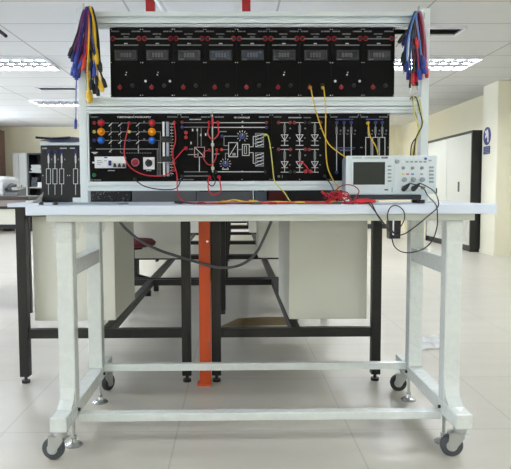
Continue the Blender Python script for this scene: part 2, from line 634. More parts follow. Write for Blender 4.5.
MB().box((sx0 + .03, Yb + .40, 0), (sx1 - .03, Yb + .42, zt)).build('back_panel', 'blacksteel', t)
MB().box((sx0 + .03, Yb, zt - .03), (sx1 - .03, Yb + .40, zt)).build('top_board', 'blacksteel', t)
shz = [P(35, 171.5, Yb).z, P(35, 187, Yb).z, .35]
for z in shz:
    MB().box((sx0 + .03, Yb, z - .022), (sx1 - .03, Yb + .40, z)).build('shelf_board', 'lightgrey', t)
for i, (a, b, zz, hh, m_, lb) in enumerate(((30.5, 40, shz[0], .14, 'lightgrey', 'pale paper stack on the upper shelf of the black shelf unit'),
                                            (30.5, 36, shz[1], .20, 'darkgrey', 'dark box file at left on the lower visible black shelf'),
                                            (36.5, 41, shz[1], .10, 'paper', 'white paper stack at right on the lower visible black shelf'))):
    b_ = MB()
    xa, xb = P(a, 170, Yb).x, P(b, 170, Yb).x
    n = 4
    for k in range(n):
        j = random.uniform(-.012, .012)
        b_.box((xa + j, Yb + .04, zz + .001 + hh * k / n), (xb + j, Yb + .3, zz + hh * (k + .93) / n), .004)
    tag(b_.build('paper_stack' if m_ != 'darkgrey' else 'box_file', m_), lb, 'papers' if m_ != 'darkgrey' else 'box file', 'papers on the black shelf')

# curtain at the far end of the left wall
cu = MB()
cu.sheet(lambda u, v: (XL + .10 + .035 * math.sin(u * 60), 11.7 + 1.42 * u, 2.08 - 1.98 * v), 90, 3, .006)
tag(cu.build('curtain', 'curtain', smooth=True), 'dusty pink-brown curtain at left edge by the far corner', 'curtain')

# side desk, left of the aisle
DY = 4.15
dx1 = P(28, 198, DY).x
dx0 = dx1 - 1.5
dz = P(14, 196.3, DY).z
t = empty('side_desk', ((dx0 + dx1) / 2, DY + .35, 0), 'dark-topped desk with pale modesty panel at left edge across the aisle', 'desk')
MB().box((dx0, DY, dz - .025), (dx1, DY + .7, dz), .003).build('desktop', 'darkwood', t)
za, zb = P(14, 206.3, DY + .02).z, P(14, 209, DY + .02).z
MB().box((dx0 + .02, DY + .02, za), (dx1 - .02, DY + .04, dz - .0255)).build('apron', 'pinkgrey', t)
MB().box((dx0 + .06, DY + .015, zb), (dx1 - .055, DY + .055, za - .0005)).build('front_rail', 'blacksteel', t)
zc = P(10, 224.5, DY + .02).z
MB().box((dx0 + .06, DY + .025, zc), (dx1 - .055, DY + .045, zb - .0005)).build('modesty_panel', 'ped', t)
MB().box((dx0 + .06, DY + .015, zc - .03), (dx1 - .055, DY + .055, zc - .0005)).build('lower_rail', 'blacksteel', t)
for xx in (dx0 + .02, dx1 - .055):
    for yy in (DY + .06, DY + .63):
        MB().box((xx, yy, 0), (xx + .035, yy + .035, za if yy < DY + .3 else dz - .026)).build('leg', 'blacksteel', t)
# things on the side desk
c = P(3.6, 190, DY + .2) - Vector((.02, 0, 0))
t = empty('printer', (c.x - .16, DY + .3, dz), 'white desktop printer on the side desk, cut by left edge', 'printer')
MB().box((c.x - .36, DY + .20, dz + .001), (c.x + .02, DY + .52, dz + .125), .012).build('housing', 'white', t)
MB().box((c.x - .32, DY + .197, dz + .05), (c.x - .02, DY + .1998, dz + .075)).build('paper_slot', 'black', t)
MB().box((c.x - .30, DY + .10, dz + .035), (c.x - .04, DY + .1965, dz + .042), .002).build('output_tray', 'lightgrey', t)
MB().box((c.x - .34, DY + .30, dz + .1252), (c.x, DY + .50, dz + .14), .004).build('lid', 'white', t)
a_, b_ = P(6, 195, DY + .2), P(19, 195, DY + .2)
t = empty('desk_telephone', ((a_.x + b_.x) / 2, DY + .25, dz), 'grey desk telephone on side desk beside the white printer', 'telephone')
MB().prism([(DY + .15, dz + .001), (DY + .35, dz + .001), (DY + .35, dz + .065), (DY + .15, dz + .02)], 0, a_.x, b_.x).build('body', 'grey', t)
hs = MB().tube([(a_.x + .015, DY + .34, dz + .075), (a_.x + .02, DY + .25, dz + .075), (a_.x + .02, DY + .16, dz + .045)], .014, 8, 5).build('handset', 'darkgrey', t, True)
MB().box((a_.x + .045, DY + .19, dz + .04), (b_.x - .006, DY + .30, dz + .062)).build('keypad', 'lightgrey', t)

# ================================================================== LAB BENCHES in two columns, six rows
BZ = .782
PIT = 1.555


def make_bench(x0, x1, y0, ped):
    """ped: (xa, xb, ya, yb)"""
    L = PIT - .02
    y1 = y0 + L
    t = empty('lab_bench', ((x0 + x1) / 2, (y0 + y1) / 2, 0), None, 'bench', 'black-framed lab benches in two columns')
    MB().box((x0 - .025, y0 - .02, BZ - .016), (x1 + .02, y1 - .006, BZ), .003).build('bench_top', 'board', t)
    fw = .040
    zt_ = BZ - .0165
    fr = MB()
    fr.box((x0 + fw, y0, zt_ - .04), (x1 - fw, y0 + .04, zt_)).box((x0 + fw, y1 - .05, zt_ - .04), (x1 - fw, y1 - .01, zt_))
    fr.box((x0, y0 + fw, zt_ - .04), (x0 + .04, y1 - fw - .01, zt_)).box((x1 - .04, y0 + fw, zt_ - .04), (x1, y1 - fw - .01, zt_))
    fr.build('top_frame', 'blacksteel', t)
    for xx in (x0, x1 - fw):
        for yy in (y0, y1 - fw - .01):
            lg = MB().box((xx, yy, .03), (xx + fw, yy + fw, zt_), .002).build('leg', 'blacksteel', t)
            MB().cyl((xx + fw / 2, yy + fw / 2, 0), (xx + fw / 2, yy + fw / 2, .012), .018).cyl((xx + fw / 2, yy + fw / 2, .012), (xx + fw / 2, yy + fw / 2, .03), .007).build('levelling_foot', 'black', lg)
    for yy in (y0 + .005, y1 - .05):
        MB().box((x0 + fw, yy, .197), (x1 - fw, yy + .035, .237), .002).build('end_stretcher', 'blacksteel', t)
    xm_ = (x0 + x1) / 2
    MB().box((xm_ - .02, y0 + .041, .197), (xm_ + .02, y1 - .051, .237), .002).build('long_stretcher', 'blacksteel', t)
    xa, xb, ya, yb = ped
    p = MB().box((xa, ya, .262), (xb, yb, zt_ - .041), .003).build('pedestal', 'ped', t)
    for k in range(3):
        zz = .275 + k * .143
        yy = ya if ped_face(ya, y0) else yb
    return t


def ped_face(a, b):
    return True


LX0, LX1 = -.93, -.188
RX0, RX1 = -.099, .636
Y1 = 2.645
near = (Y1 + .08, Y1 + .57)
far = (PIT - .52, PIT - .03)
bl = make_bench(LX0, LX1, Y1, (-.882, -.525, Y1 + .07, Y1 + .60))
bl['label'] = 'nearest left lab bench, black frame with beige pedestal, behind the trainer'
brr = make_bench(RX0, RX1, Y1, (.243, .588, Y1 + .07, Y1 + .72))
brr['label'] = 'nearest right lab bench, black frame with beige pedestal, behind the trainer'
Y2 = Y1 + PIT
fl = make_bench(LX0, LX1, Y2, (-.86, -.45, Y2 + 1.02, Y2 + 1.46))
fl['label'] = 'second left lab bench, with maroon swivel stool at its side'
frr = make_bench(RX0, RX1, Y2, (.205, .57, Y2 + 1.02, Y2 + 1.46))
frr['label'] = 'second right lab bench, seen through the legs of the nearest one'
for k in range(2, 6):
    nm = ('third', 'fourth', 'fifth', 'farthest')[k - 2]
    o = copy_tree(bl if k % 2 == 0 else fl)
    o.location.y = (bl if k % 2 == 0 else fl).location.y + PIT * (k if k % 2 == 0 else k - 1)
    o['label'] = '%s lab bench of the left column counted from the trainer' % nm
    o = copy_tree(brr if k % 2 == 0 else frr)
    o.location.y = (brr if k % 2 == 0 else frr).location.y + PIT * (k if k % 2 == 0 else k - 1)
    o['label'] = '%s lab bench of the right column counted from the trainer' % nm

# orange post between the two nearest benches
t = empty('service_post', (-.13, 2.625, 0), 'orange steel service post standing between the two nearest benches', 'post')
MB().box((-.149, 2.60, .012), (-.1015, 2.65, .755), .003).build('post', 'orangepost', t)
MB().box((-.160, 2.592, 0), (-.1005, 2.643, .012), .002).build('base_plate', 'orangepost', t)
MB().cyl((-.112, 2.5995, .18), (-.112, 2.595, .18), .005).cyl((-.112, 2.5995, .62), (-.112, 2.595, .62), .005).build('screw', 'chrome', t)

# maroon swivel chair
cx_, cy_ = -.83, 5.0
t = empty('swivel_stool', (cx_, cy_, 0), 'maroon swivel stool with black star base, glimpsed under left benches', 'stool')
sz = P(143, 246.5, cy_).z
MB().lathe((cx_, cy_, sz), (0, 0, 1), [(.14, 0), (.19, .012), (.20, .035), (.17, .06), (.02, .07)], 28).build('seat', 'maroon', t, True)
MB().cyl((cx_, cy_, .08), (cx_, cy_, .22), .03).cyl((cx_, cy_, .22), (cx_, cy_, sz), .026).cyl((cx_, cy_, sz - .02), (cx_, cy_, sz - .0005), .09).build('gas_stem', 'black', t)
ba = MB()
for k in range(5):
    a = 2 * math.pi * k / 5 + .5
    ba.tube([(cx_ + .02 * math.cos(a), cy_ + .02 * math.sin(a), .15), (cx_ + .21 * math.cos(a), cy_ + .21 * math.sin(a), .085)], .018, 8, 0)
ba.build('star_base', 'black', t)
for k in range(5):
    a = 2 * math.pi * k / 5 + .5
    p = Vector((cx_ + .21 * math.cos(a), cy_ + .21 * math.sin(a), .025))
    MB().cyl(p + Vector((-.02, 0, 0)), p + Vector((.02, 0, 0)), .025).cyl(p, p + Vector((0, 0, .045)), .006).build('wheel', 'black', t)
# equipment cases on the nearest benches, glimpsed under the panel frame
EZ = BZ + .001


def case(px0, px1, Y, hgt, m_, lb, name='equipment_case', dep=.22, cat='case'):
    a, b = P(px0, 197, Y).x, P(px1, 197, Y).x
    t = empty(name, ((a + b) / 2, Y + dep / 2, EZ), lb, cat, 'equipment standing on the nearest benches')
    for xx in (a + .015, b - .015):
        for yy in (Y + .02, Y + dep - .02):
            pass
    MB().box((a, Y, EZ), (b, Y + dep, EZ + hgt), .004).build('housing', m_, t)
    g = MB()
    n = 4
    for k in range(n):
        zz = EZ + hgt * (.25 + .5 * k / n)
        g.box((a + .012, Y - .0015, zz), (b - .012, Y - .0002, zz + .006))
    g.build('vent_slots', 'black', t)


case(132, 196.4, 2.80, .20, 'grey', 'dark grey equipment case glimpsed under lower panels at left')
case(197, 253, 2.80, .18, 'grey', 'grey equipment case glimpsed under lower panels at centre')
case(255, 267, 2.80, .18, 'bluegrey', 'blue-grey equipment case beside the centre grey case under the panels')
case(268.5, 286, 2.80, .18, 'maroonbox', 'dark red case glimpsed under lower panels right of centre')
case(288, 342, 2.80, .2, 'case', 'black equipment case glimpsed under the lower panels at right')

# black bin far back right
t = empty('waste_bin', (2.72, 10.6, 0), 'small black bin with a white stripe on far floor near cupboard', 'bin')
a, b = P(389, 230, 10.5).x, P(401, 230, 10.5).x
z0, z1 = 0.0, .36
MB().prism([(a + .01, 0), (b - .01, 0), (b, z1), (a, z1)], 1, 10.5, 10.7).build('bin_body', 'black', t)
MB().box((a + .06, 10.496, 0.06), (a + .085, 10.499, z1)).build('stripe', 'paper', t)

# floor litter, and a brown floor reflection laid down as a thin sheet
sh = MB()
q = [FL(411, 353), FL(446, 348), FL(421, 338), FL(452, 335.5)]


def crumple(u, v):
    p = (q[0] * (1 - u) + q[1] * u) * (1 - v) + (q[2] * (1 - u) + q[3] * u) * v
    return (p.x, p.y, .006 + .010 * abs(math.sin(u * 9 + v * 4) * math.sin(v * 8 + 1 + u * 3)))


sh.sheet(crumple, 18, 14, .002)
tag(sh.build('plastic_sheet', 'wrap', smooth=False), 'crumpled white plastic sheet on floor behind the right legs', 'plastic sheet')
cb = MB()
q2 = [FL(219, 327.5), FL(296, 325), FL(238, 319), FL(300, 316.5)]
cb.sheet(lambda u, v: tuple((q2[0] * (1 - u) + q2[1] * u) * (1 - v) + (q2[2] * (1 - u) + q2[3] * u) * v + Vector((0, 0, .004 + .003 * math.sin(u * 5)))), 10, 4, .003)
tag(cb.build('floor_reflection', 'reflection'), 'brown reflection on floor beneath the right bench, put in as a thin sheet', 'reflection')  # thin sheet whose brown colour stands in for a floor reflection

# ================================================================== LEFT BLACK TRAINER CASE on the rear bench
CYF = 2.80
ca, cb_ = P(41, 170, CYF).x, P(130.5, 170, CYF).x
cz0, cz1 = BZ + .001, P(60, 145.3, CYF).z
t = empty('module_case', ((ca + cb_) / 2, CYF + .15, cz0), 'black module case with white circuit columns standing left of the posts', 'module case')
MB().box((ca, CYF, cz0 + .0015), (cb_, CYF + .30, cz1), .003).build('housing', 'case', t)
for xx in (ca + .02, cb_ - .02):
    MB().box((xx - .015, CYF + .02, cz0), (xx + .015, CYF + .28, cz0 + .0014)).build('foot', 'black', t)
MB().box((ca - .002, CYF - .003, cz1 + .0002), (cb_, CYF + .30, cz1 + .012), .001).build('top_trim', 'alu', t)


def ink_box(mb, x0, y0, x1, y1, Y, th=.0012):
    """a printed bar between two pixel corners on the plane at Y"""
    a, b = P(x0, y0, Y), P(x1, y1, Y)
    mb.box((a.x, Y - th, min(a.z, b.z)), (b.x, Y - .0001, max(a.z, b.z)))


def ink_line(mb, pts, Y, wpx=.7, th=.0011):
    for (x0, y0), (x1, y1) in zip(pts, pts[1:]):
        a, b = P(x0, y0, Y), P(x1, y1, Y)
        d = b - a
        L = d.length
        if L < 1e-6:
            continue
        wd = wpx * Y / F_PX / 2
        ang = math.atan2(d.z, d.x)
        mtx = Matrix.Translation((a + b) / 2) @ Matrix.Rotation(-ang, 4, 'Y')
        mb.box((-L / 2 - wd * .6, -th, -wd), (L / 2 + wd * .6, -.0001, wd), 0, mtx)


def rect(mb, x0, y0, x1, y1, Y, wpx=.6):
    ink_line(mb, [(x0, y0), (x1, y0), (x1, y1), (x0, y1), (x0, y0)], Y, wpx)


def words(mb, x0, x1, y, Y, h=1.2):
    """illegible small print: a run of letter-sized bars"""
    x = x0
    while x < x1 - .3:
        l = min(random.uniform(.55, .95), x1 - x)
        ink_box(mb, x, y - h / 2, x + l * .75, y + h / 2, Y)
        x += l
        if random.random() < .1:
            x += .5


def module_columns(mw, mb, md, xs, y0, y1, Y, wd=2.0):
    """columns of the resistor/inductor cards"""
    h = y1 - y0
    for x in xs:
        ink_line(mw, [(x, y0 + h * .06), (x, y0 + h * .12)], Y)
        ink_box(mw, x - .9, y0 + h * .12, x + .9, y0 + h * .28, Y)
        ink_line(mw, [(x, y0 + h * .28), (x, y0 + h * .4)], Y)
        rect(mw, x - wd, y0 + h * .4, x + wd, y0 + h * .72, Y)
        ink_line(mw, [(x, y0 + h * .72), (x, y0 + h * .95)], Y, .6)
        ink_box(md, x + wd + .4, y0 + h * .18, x + wd + 1.6, y0 + h * .22, Y)


mw, mdk = MB(), MB()
module_columns(mw, None, mdk, (48.5, 55, 61.7, 75.6, 82.5, 89.5), 150, 197, CYF, 2.1)
words(mw, 42.5, 47, 148.3, CYF)
words(mw, 60, 67, 148.3, CYF)
words(mw, 70, 75, 148.3, CYF)
for x in (42.5, 67.2, 69.2, 95, 110):
    ink_box(mw, x, 175, x + .8, 176, CYF)
for k in range(40):
    x, y = random.uniform(90, 128), random.uniform(190, 200)
    ink_box(mdk, x, y, x + random.uniform(.4, 1), y + .8, CYF)
mw.build('circuit_print', 'ink', t)
mdk.build('small_print', 'dimink', t)
for x in (48.5, 55, 61.7, 75.6, 82.5):
    p = P(x, 152, CYF)
    MB().lathe((p.x, CYF - .0001, p.z), (0, -1, 0), [(.008, 0), (.008, .006), (.004, .006), (.004, .002)], 14).build('socket', 'navy', t)
# navy cover lying on the case
cv = MB()
ca2, cb2 = P(38, 140, CYF).x, P(96, 140, CYF).x
zc_ = cz1 + .0145


def cover(u, v):
    x = ca2 + .01 + (cb2 - ca2) * u
    return (x, CYF - .01 + .30 * v, zc_ + .006 + .016 * max(0, math.sin(u * 3.3)) + .006 * math.sin(u * 11 + v * 5) * math.sin(v * 3.1))


cv.sheet(cover, 24, 10, .004)
tag(cv.build('plastic_cover', 'bluefolder', smooth=True), 'navy plastic cover lying on top of the left module case', 'cover')
rd = MB()
rd.tube([P(35.5, 137.4, CYF - .02), P(52, 138.5, CYF + .01), P(70, 137.5, CYF + .02)], .005, 6, 3)
for_z = rd
tag(rd.build('marker_pen', 'black', smooth=True), 'slim black pen lying on navy cover of the left module case', 'pen')

# white papers on rear bench, left
pp = MB()
a, b, c = P(34, 202.5, 2.72), P(41, 202, 2.74), P(40.8, 191.5, 2.75)
pp.bm.faces.new([pp.bm.verts.new(v) for v in (Vector((a.x, 2.72, EZ)), Vector((b.x, 2.745, EZ)), Vector((c.x, 2.79, c.z)))])
pp.bm.faces.new([pp.bm.verts.new(v) for v in (Vector((a.x, 2.72, EZ)), Vector((c.x, 2.79, c.z)), Vector((b.x - .03, 2.79, EZ)))])
bmesh.ops.solidify(pp.bm, geom=pp.bm.faces[:], thickness=.0012)
tag(pp.build('folded_paper', 'paper'), 'white paper folded up like a tent beside left module case', 'paper')
pb = MB().box((P(25.5, 201, 2.68).x, 2.68, EZ), (P(33, 201, 2.68).x, 2.86, EZ + .010), .002)
tag(pb.build('paper_pad', 'paper'), 'small white paper pad lying on the bench left of folded paper', 'paper')

# ================================================================== MOBILE TRAINER BENCH
TZ = .788
TB0, TB1 = 1.935, 2.56
tb = empty('mobile_trainer_bench', (.09, 2.2, 0), 'white mobile trainer bench on casters with panel posts and rails', 'workbench')
bx0, bx1 = P(25, 206, TB0).x, P(497, 205, TB0).x
MB().box((bx0, TB0, TZ - .030), (bx1, TB1, TZ), .003).build('worktop', 'board', tb)
ax0, ax1 = P(46, 218, TB0 + .02).x, P(475, 216, TB0 + .02).x
apz = P(256, 221.2, TB0 + .02).z
MB().box((ax0, TB0 + .02, apz), (ax1, TB0 + .05, TZ - .0302), .002).build('apron', 'apron', tb)
MB().box((ax0, TB1 - .10, apz), (ax1, TB1 - .07, TZ - .0302), .002).build('apron', 'apron', tb)
MB().box((ax0, TB0 + .0502, apz), (ax0 + .03, TB1 - .1002, TZ - .0302), .002).build('apron', 'apron', tb)
MB().box((ax1 - .03, TB0 + .0502, apz), (ax1, TB1 - .1002, TZ - .0302), .002).build('apron', 'apron', tb)
LEGW = .052
YFL, YRL = 1.968, 2.372                      # front faces of the front and rear legs
lxo, rxo = -.566, .732                       # outer faces
fz0, fz1 = .097, .143
for (xa, yy) in ((lxo, YFL), (rxo - LEGW, YFL), (lxo, YRL), (rxo - LEGW, YRL)):
    top = apz - .0004 if yy == YFL else TZ - .0305
    MB().box((xa, yy + (.0 if yy == YFL else 0), fz1 + .0002), (xa + LEGW, yy + LEGW, top), .004).build('leg', 'frame', tb)
    # gusset flare where leg meets the foot rail
for xa in (lxo, rxo - LEGW):
    MB().box((xa, 1.852, fz0), (xa + LEGW, 2.57, fz1), .004).build('foot_rail', 'frame', tb)
    MB().box((xa + .002, YFL + LEGW + .0002, .560), (xa + LEGW - .002, YRL - .0002, .612), .003).build('side_rail', 'frame', tb)
    g = MB()
    for yy in (YFL,):
        g.prism([(yy - .045, fz1 + .0003), (yy - .0003, fz1 + .0003), (yy - .0003, fz1 + .055), (yy - .012, fz1 + .022)], 0, xa + .003, xa + LEGW - .003)
    g.build('wrap_fold', 'frame', tb)
MB().box((lxo + LEGW + .0003, 1.985, .080), (rxo - LEGW - .0003, 2.022, .106), .003).build('cross_rail', 'frame', tb)
MB().box((lxo + LEGW + .0003, 2.40, .125), (rxo - LEGW - .0003, 2.43, .152), .003).build('cross_rail', 'frame', tb)
bo = MB()
for xa in (lxo + LEGW, rxo - LEGW):
    s = 1 if xa < 0 else -1
    for yy, zz in ((2.0, .118), (2.395, .118)):
        bo.cyl((xa, yy - .002, zz), (xa + s * .007, yy - .002, zz), .006, seg=6)
bo.build('bolts', 'black', tb)


# casters and levellers
def caster(x, y, ang, tyre, dia=.068):
    r = dia / 2
    stem = Vector((x, y, 0))
    back = Vector((math.cos(ang), math.sin(ang), 0))      # rolling direction; wheel trails behind
    ax = Vector((-back.y, back.x, 0))
    wc = stem + back * -.026 + Vector((0, 0, r))
    c = MB()
    c.cyl(stem + Vector((0, 0, .088)), stem + Vector((0, 0, fz0 - .0003)), .022, seg=24)
    c.cyl(stem + Vector((0, 0, .076)), stem + Vector((0, 0, .088)), .019, seg=24)
    co = c.build('caster', 'chrome', tb, True)
    f = MB()
    for s in (-1, 1):
        m4 = Matrix.Translation(wc) @ Matrix(((back.x, ax.x, 0, 0), (back.y, ax.y, 0, 0), (0, 0, 1, 0), (0, 0, 0, 1)))
        n0 = len(f.bm.verts)
        f.prism([(-.013, -.009), (-.005, -.015), (.007, -.015), (.013, -.006), (.036, .026), (.036, .0415), (-.010, .0415)], 1, s * .0145 - .0014, s * .0145 + .0014)
        f.bm.verts.ensure_lookup_table()
        bmesh.ops.transform(f.bm, matrix=m4, verts=f.bm.verts[n0:])
    n0 = len(f.bm.verts)
    f.box((-.012, -.0157, .0385), (.038, .0157, .0415))
    f.bm.verts.ensure_lookup_table()
    bmesh.ops.transform(f.bm, matrix=m4, verts=f.bm.verts[n0:])
    f.build('fork', 'zinc', co)
    wh = MB()
    wh.lathe(wc - ax * .011, ax, [(r - .010, 0), (r - .003, .0), (r, .004), (r, .018), (r - .003, .022), (r - .010, .022)], 32)
    wo = wh.build('tyre', tyre, co, True)
    MB().lathe(wc - ax * .0125, ax, [(.004, 0), (.012, .0), (r - .012, .003), (r - .012, .022), (.012, .025), (.004, .025)], 24).build('hub', 'lightgrey', co, True)
    bk = MB()
    n0 = len(bk.bm.verts)
    bk.box((.0385, -.011, .036), (.052, .011, .039), .001)
    bk.bm.verts.ensure_lookup_table()
    bmesh.ops.transform(bk.bm, matrix=m4 @ Matrix.Rotation(R(0), 4, 'Y'), verts=bk.bm.verts[n0:])
    bk.build('brake_pedal', 'zinc', co)


caster(lxo + .026, 1.885, R(-9), 'tyre', .070)
caster(rxo - .026, 1.885, R(-6), 'tyre', .070)
caster(lxo + .026, 2.53, R(246), 'tyreblack')
caster(rxo - .026, 2.515, R(-10), 'tyreblack')
for x, y in ((-.537, 1.990), (.690, 1.990), (-.535, 2.402), (.692, 2.402)):
    l = MB()
    x = lxo + .036 if x < 0 else rxo - .042
    l.cyl((x, y, .010), (x, y, fz0 - .0003), .0055, seg=10)
    l.cyl((x, y, .026), (x, y, .034), .010, seg=6)
    lo_ = l.build('levelling_screw', 'zinc', tb)
    MB().lathe((x, y, 0), (0, 0, 1), [(.029, 0), (.030, .004), (.024, .009), (.012, .013), (.009, .024), (.005, .0255)], 28).build('pad', 'chrome', lo_, True)

# torn film around the leg tops
for (xa, yy, sgn) in ((lxo, YFL, -1), (lxo, YRL, 1), (rxo - LEGW, YFL, 1), (rxo - LEGW, YRL, -1)):
    fm = MB()

    def wrapfn(u, v, xa=xa, yy=yy, sgn=sgn):
        a = u * 2 * math.pi + .4
        e = .006 + .010 * v * v * (1 + math.sin(a * 3 + yy * 7)) + .003 * math.sin(a * 7 + v * 9)
        cxx, cyy = xa + LEGW / 2, yy + LEGW / 2
        sx = max(-1, min(1, 1.5 * math.cos(a)))
        sy = max(-1, min(1, 1.5 * math.sin(a)))
        return (cxx + sx * (LEGW / 2 + e), cyy + sy * (LEGW / 2 + e), apz - .034 + .03 * (v - .5) * 2 + .006 * math.sin(a * 2 + 1) * (1 - v))
    fm.sheet(wrapfn, 40, 8, .0006)
    fm.build('plastic_film', 'film', tb)

# posts and rails
PY = 2.2                                      # front plane of the modules
pl0, pl1 = P(78.6, 100, PY).x, P(86.6, 100, PY).x
pr0, pr1 = P(420.6, 100, PY).x, P(428.6, 100, PY).x
ptop = P(250, 8.5, PY).z
for a, b, s in ((pl0, pl1, 1), (pr0, pr1, -1)):
    po = MB().box((a, PY - .004, TZ + .0045), (b, PY + .036, ptop), .003).build('upright_post', 'alu', tb)
    ft = MB()
    ft.box((a - (.03 if s > 0 else .0), PY - .02, TZ + .0003), (b + (.03 if s < 0 else .0), PY + .05, TZ + .0043))
    if s > 0:
        ft.box((a - .028, PY - .002, TZ + .0044), (a - .0004, PY + .034, TZ + .022))
    ft.build('foot_plate', 'alu', po)


def railz(ya, yb, name='panel_rail', x0=None, x1=None, tilt=0.0):
    za, zb = P(252, yb, PY).z, P(252, ya, PY).z
    x0 = pl1 + .0004 if x0 is None else x0
    x1 = pr0 - .0004 if x1 is None else x1
    h = zb - za
    r_ = MB()
    # an extruded profile: two lips with a groove between them
    r_.prism([(PY - .008, za), (PY + .034, za), (PY + .034, zb), (PY - .008 - tilt, zb), (PY - .008 - tilt * .62, za + h * .62), (PY - .001, za + h * .56), (PY - .001, za + h * .40), (PY - .008, za + h * .34)], 0, x0, x1)
    return r_.build(name, 'alu', tb)


railz(13.3, 23.6, tilt=.014)  # top rail face leans downward, shaped to catch less light
railz(24.8, 27.0, x0=P(97, 50, PY).x, x1=P(415, 50, PY).x)
railz(97.6, 106.2)
railz(107.2, 113.4)
railz(181.2, 190.4)
# frame ends beside the lower modules
MB().box((pl1 + .001, PY - .004, P(252, 180.8, PY).z), (P(89.4, 150, PY).x, PY + .03, P(252, 113.6, PY).z), .001).build('end_cheek', 'alu', tb)
hk = MB()
hz = P(88, 9.5, PY - .03)
hk.tube([(P(88, 10, PY).x, PY - .005, hz.z - .004), (P(88, 10, PY).x, PY - .05, hz.z - .004), (P(88, 10, PY).x, PY - .062, hz.z + .012)], .004, 8, 4)
hk.box((P(84, 10, PY).x, PY - .012, hz.z - .016), (P(93, 10, PY).x, PY - .0085, hz.z + .004))
hk.build('lead_hook', 'zinc', tb)
hk = MB()
hz2 = P(417, 12.5, PY - .03)
hx2 = P(416, 12, PY - .03).x
hk.tube([(hx2, PY - .005, hz2.z - .004), (hx2, PY - .05, hz2.z - .004), (hx2, PY - .062, hz2.z + .012)], .004, 8, 4)
hk.box((P(411, 10, PY).x, PY - .012, hz2.z - .016), (P(424, 10, PY).x, PY - .0085, hz2.z + .004))
hk.build('lead_hook', 'zinc', tb)


# ================================================================== MODULES
def module(name, px0, px1, py0, py1, label, group):
    Y = PY
    a, b = P((px0 + .012), (py0 + py1) / 2, Y), P((px1 - .012), (py0 + py1) / 2, Y)
    z1, z0 = P(252, py0, Y).z, P(252, py1, Y).z
    t = empty(name, ((a.x + b.x) / 2, Y + .05, z0), label, 'module', group)
    MB().box((a.x, Y, z0 + .0006), (b.x, Y + .004, z1 - .0006), .0006).build('front_panel', 'panel', t)
    MB().box((a.x + .00005, Y + .0042, z0 + .004), (b.x - .00005, Y + .11, z1 - .004)).build('rear_box', 'case', t)
    return t


def jack(t, px, py, m_, rpx=1.5, h=.006):
    p = P(px, py, PY)
    r = rpx * PY / F_PX
    MB().lathe((p.x, PY - .0002, p.z), (0, -1, 0), [(r, 0), (r, h * .6), (r * .85, h), (r * .45, h), (r * .42, h * .2), (.0005, h * .18)], 18).build('socket', m_, t, True)


def screws(t, pts):
    s = MB()
    for x, y in pts:
        p = P(x, y, PY)
        s.lathe((p.x, PY - .0002, p.z), (0, -1, 0), [(.0022, 0), (.002, .0012), (.0008, .0018)], 8)
    s.build('screws', 'chrome', t)


def knob(t, px, py, m_, rpx=2.4, h=.014, name='knob', pointer=True):
    p = P(px, py, PY)
    r = rpx * PY / F_PX
    k = MB().lathe((p.x, PY - .0002, p.z), (0, -1, 0), [(r, 0), (r, .002), (r * .88, .004), (r * .8, h), (r * .6, h + .001), (.0005, h + .001)], 24).build(name, m_, t, True)
    if pointer:
        MB().box((p.x - .0008, PY - h - .002, p.z), (p.x + .0008, PY - h - .0013, p.z + r * .75)).build('pointer', 'ink', k)
    return k


